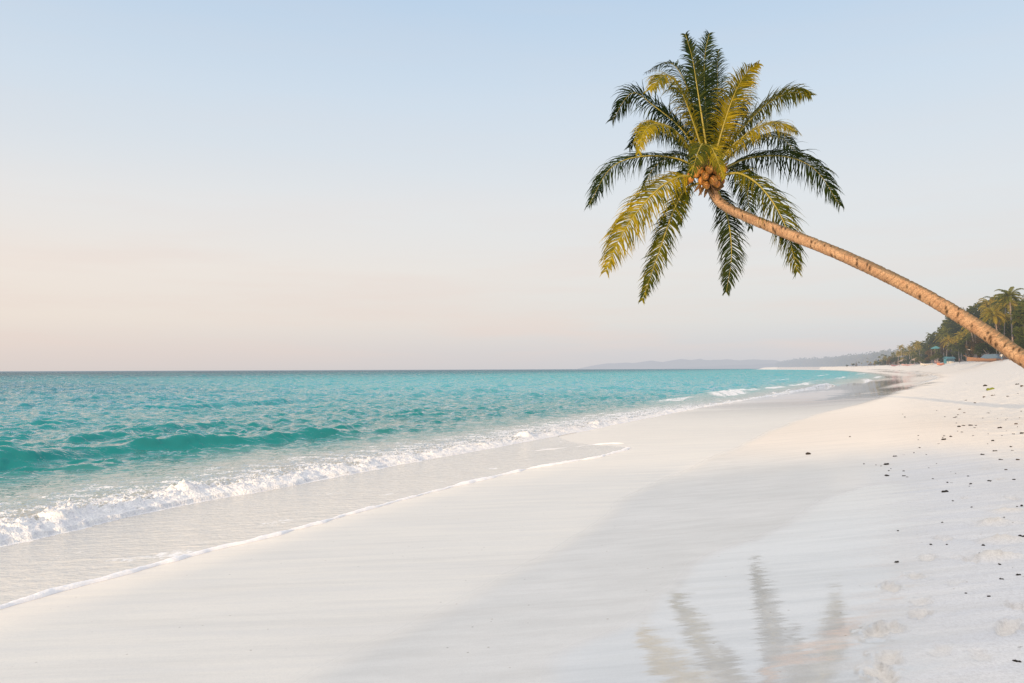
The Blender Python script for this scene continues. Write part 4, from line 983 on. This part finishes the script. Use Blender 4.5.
# teal kiosk
p = place(949, 13.8); t = empty('beach_kiosk', tuple(p), .15, 'low teal-roofed kiosk with open front beside the peaked canopy', 'kiosk')
t.scale = (.75, .75, .85); mb = MB(); mb.box((0, .9, 1.0), (4.2, .12, 2.0)); mb.box((-2.05, 0, 1.0), (.12, 1.7, 2.0)); mb.box((2.05, 0, 1.0), (.12, 1.7, 2.0)); mb.build('wall', TEAL, t)
mb = MB(); mb.box((0, -.85, .45), (3.9, .12, .9)); mb.build('counter', WHT, t)
mb = MB(); mb.add([(-2.5,-1.5,1.95),(2.5,-1.5,1.95),(2.5,0,2.75),(-2.5,0,2.75),(2.5,1.4,2.05),(-2.5,1.4,2.05)], [(0,1,2,3),(3,2,4,5)]); mb.build('roof', TEAL, t)
# thatched shelters further along
for i, (px_, lab) in enumerate(((917, 'thatched shelter left of the teal canopy'), (904, 'small far thatched shelter, leftmost on the beach'))):
    p = place(px_, 14); t = empty('thatched_shelter', tuple(p), .3*i, lab, 'shelter', 'thatched shelters'); mb = MB()
    n_ = 14; vs_ = [(math.cos(2*math.pi*k/n_)*(3.4+.15*(k % 2)), math.sin(2*math.pi*k/n_)*2.8, 2.0+.1*(k % 3)) for k in range(n_)]+[(-.8, 0, 3.5), (.8, 0, 3.5)]
    mb.add(vs_, [(k, (k+1) % n_, n_ if 3 < k+.5 < 10.5 else n_+1) for k in range(n_)]+[(3, n_, n_+1), (10, n_+1, n_)]); mb.build('roof', THATCH, t)
    for sx in (-1, 1):
        for sy in (-1, 1):
            mb = MB(); mb.tube([(sx*2.3, sy*1.8, 0), (sx*2.3, sy*1.8, 2.3)], .09, 6); mb.build('post', POST, t)
for px_, uo, L, mt, rz, lab in ((926.5, 11.5, 5.6, WHT, .1, 'small white boat on the sand below the thatched shelter'), (895, 12, 7, RED, .4, 'small far red boat on the sand'), (908, 12, 6.5, PINK, -.2, 'small far pink boat on the sand below the leftmost shelter'), (940.5, 11.2, 3.4, ORG, .3, 'little orange dinghy on the sand in front of the red stall')):
    p = place(px_, uo); t = empty('small_boat', (p.x, p.y, p.z-.05), rz, lab, 'boat'); boat_hull(L, 1.5, .7).build('hull', mt, t)
    mb = MB(); mb.box((-L*.15, 0, .55), (.3, 1.3, .05)); mb.box((L*.2, 0, .55), (.3, 1.2, .05)); mb.build('thwart', WOOD, t)

def person(p, rz, shirt, shorts, label, pose=0):
    """one continuous body grown from a jointed skeleton"""
    st = .14+.05*pose
    J = {'pelvis': (0,0,.93,.115), 'waist': (0,0,1.07,.105), 'chest': (0,.01,1.28,.125), 'neck': (0,0,1.45,.055), 'jaw': (0,-.015,1.53,.065), 'head': (0,-.005,1.62,.088), 'crownp': (0,0,1.69,.06)}
    E = [('pelvis','waist'),('waist','chest'),('chest','neck'),('neck','jaw'),('jaw','head'),('head','crownp')]
    for sd, n_ in ((-1, 'l'), (1, 'r')):
        k = sd*st
        J.update({'hip'+n_: (sd*.09,0,.88,.09), 'knee'+n_: (sd*.10,-.03-k*.5,.48,.058), 'ankle'+n_: (sd*.10,k*.9,.09,.036), 'toe'+n_: (sd*.11,k*.9-.15,.035,.032),
                  'sh'+n_: (sd*.17,0,1.40,.055), 'elb'+n_: (sd*.24,.03+k*.3,1.13,.038), 'wr'+n_: (sd*.25,-.08+k*.5,.89,.026), 'hand'+n_: (sd*.25,-.11+k*.5,.81,.030)})
        E += [('pelvis','hip'+n_),('hip'+n_,'knee'+n_),('knee'+n_,'ankle'+n_),('ankle'+n_,'toe'+n_),('chest','sh'+n_),('sh'+n_,'elb'+n_),('elb'+n_,'wr'+n_),('wr'+n_,'hand'+n_)]
    ks = list(J); me_ = bpy.data.meshes.new('person'); me_.from_pydata([J[k][:3] for k in ks], [(ks.index(a), ks.index(b)) for a, b in E], [])
    o = bpy.data.objects.new('tmp', me_); COL.objects.link(o); md = o.modifiers.new('s', 'SKIN')
    for i, k in enumerate(ks): sv = me_.skin_vertices[0].data[i]; sv.radius = (J[k][3], J[k][3]*.9); sv.use_root = (k == 'pelvis')
    o.modifiers.new('ss', 'SUBSURF').levels = 2
    bpy.context.view_layer.update(); ev = o.evaluated_get(bpy.context.evaluated_depsgraph_get()); m2 = bpy.data.meshes.new_from_object(ev)
    bpy.data.objects.remove(o); m2.name = 'person'; m2.materials.clear()
    for x in (SKIN, shirt, shorts, HAIR): m2.materials.append(x)
    mi = []
    for f in m2.polygons:
        c = f.center; mi.append(3 if c.z > 1.64 or (c.z > 1.56 and c.y > .02) else (1 if 1.0 < c.z < 1.46 and abs(c.x) < .235 else (2 if .52 < c.z <= 1.0 and abs(c.x) < .19 else 0)))
    m2.polygons.foreach_set('material_index', mi); m2.polygons.foreach_set('use_smooth', [True]*len(mi))
    r = bpy.data.objects.new('person', m2); COL.objects.link(r); r.location = (p.x, p.y, p.z); r.rotation_euler = (0, 0, rz)
    return tag(r, label, 'person')
SKIN = paint('skin', (.22, .12, .07)); HAIR = paint('hair', (.015, .012, .01))
person(place(959.5, 12.6), .4, ORG, DARKM, 'person in an orange top walking right of the teal kiosk')
person(place(1001.5, 12.2), 2.2, WHT, BLUE, 'person in white top and blue shorts in front of the long wooden boat', 1)
person(place(1009.5, 12.4), .2, BLUE, DARKM, 'person in a blue top at the right end of the long boat')
person(place(899.5, 11.2), -1., PINK, DARKM, 'far person in a pink top walking below the leftmost thatched shelter', 1)
SC.cycles.max_bounces = 8; SC.cycles.transparent_max_bounces = 8
SC.cycles.use_denoising = True
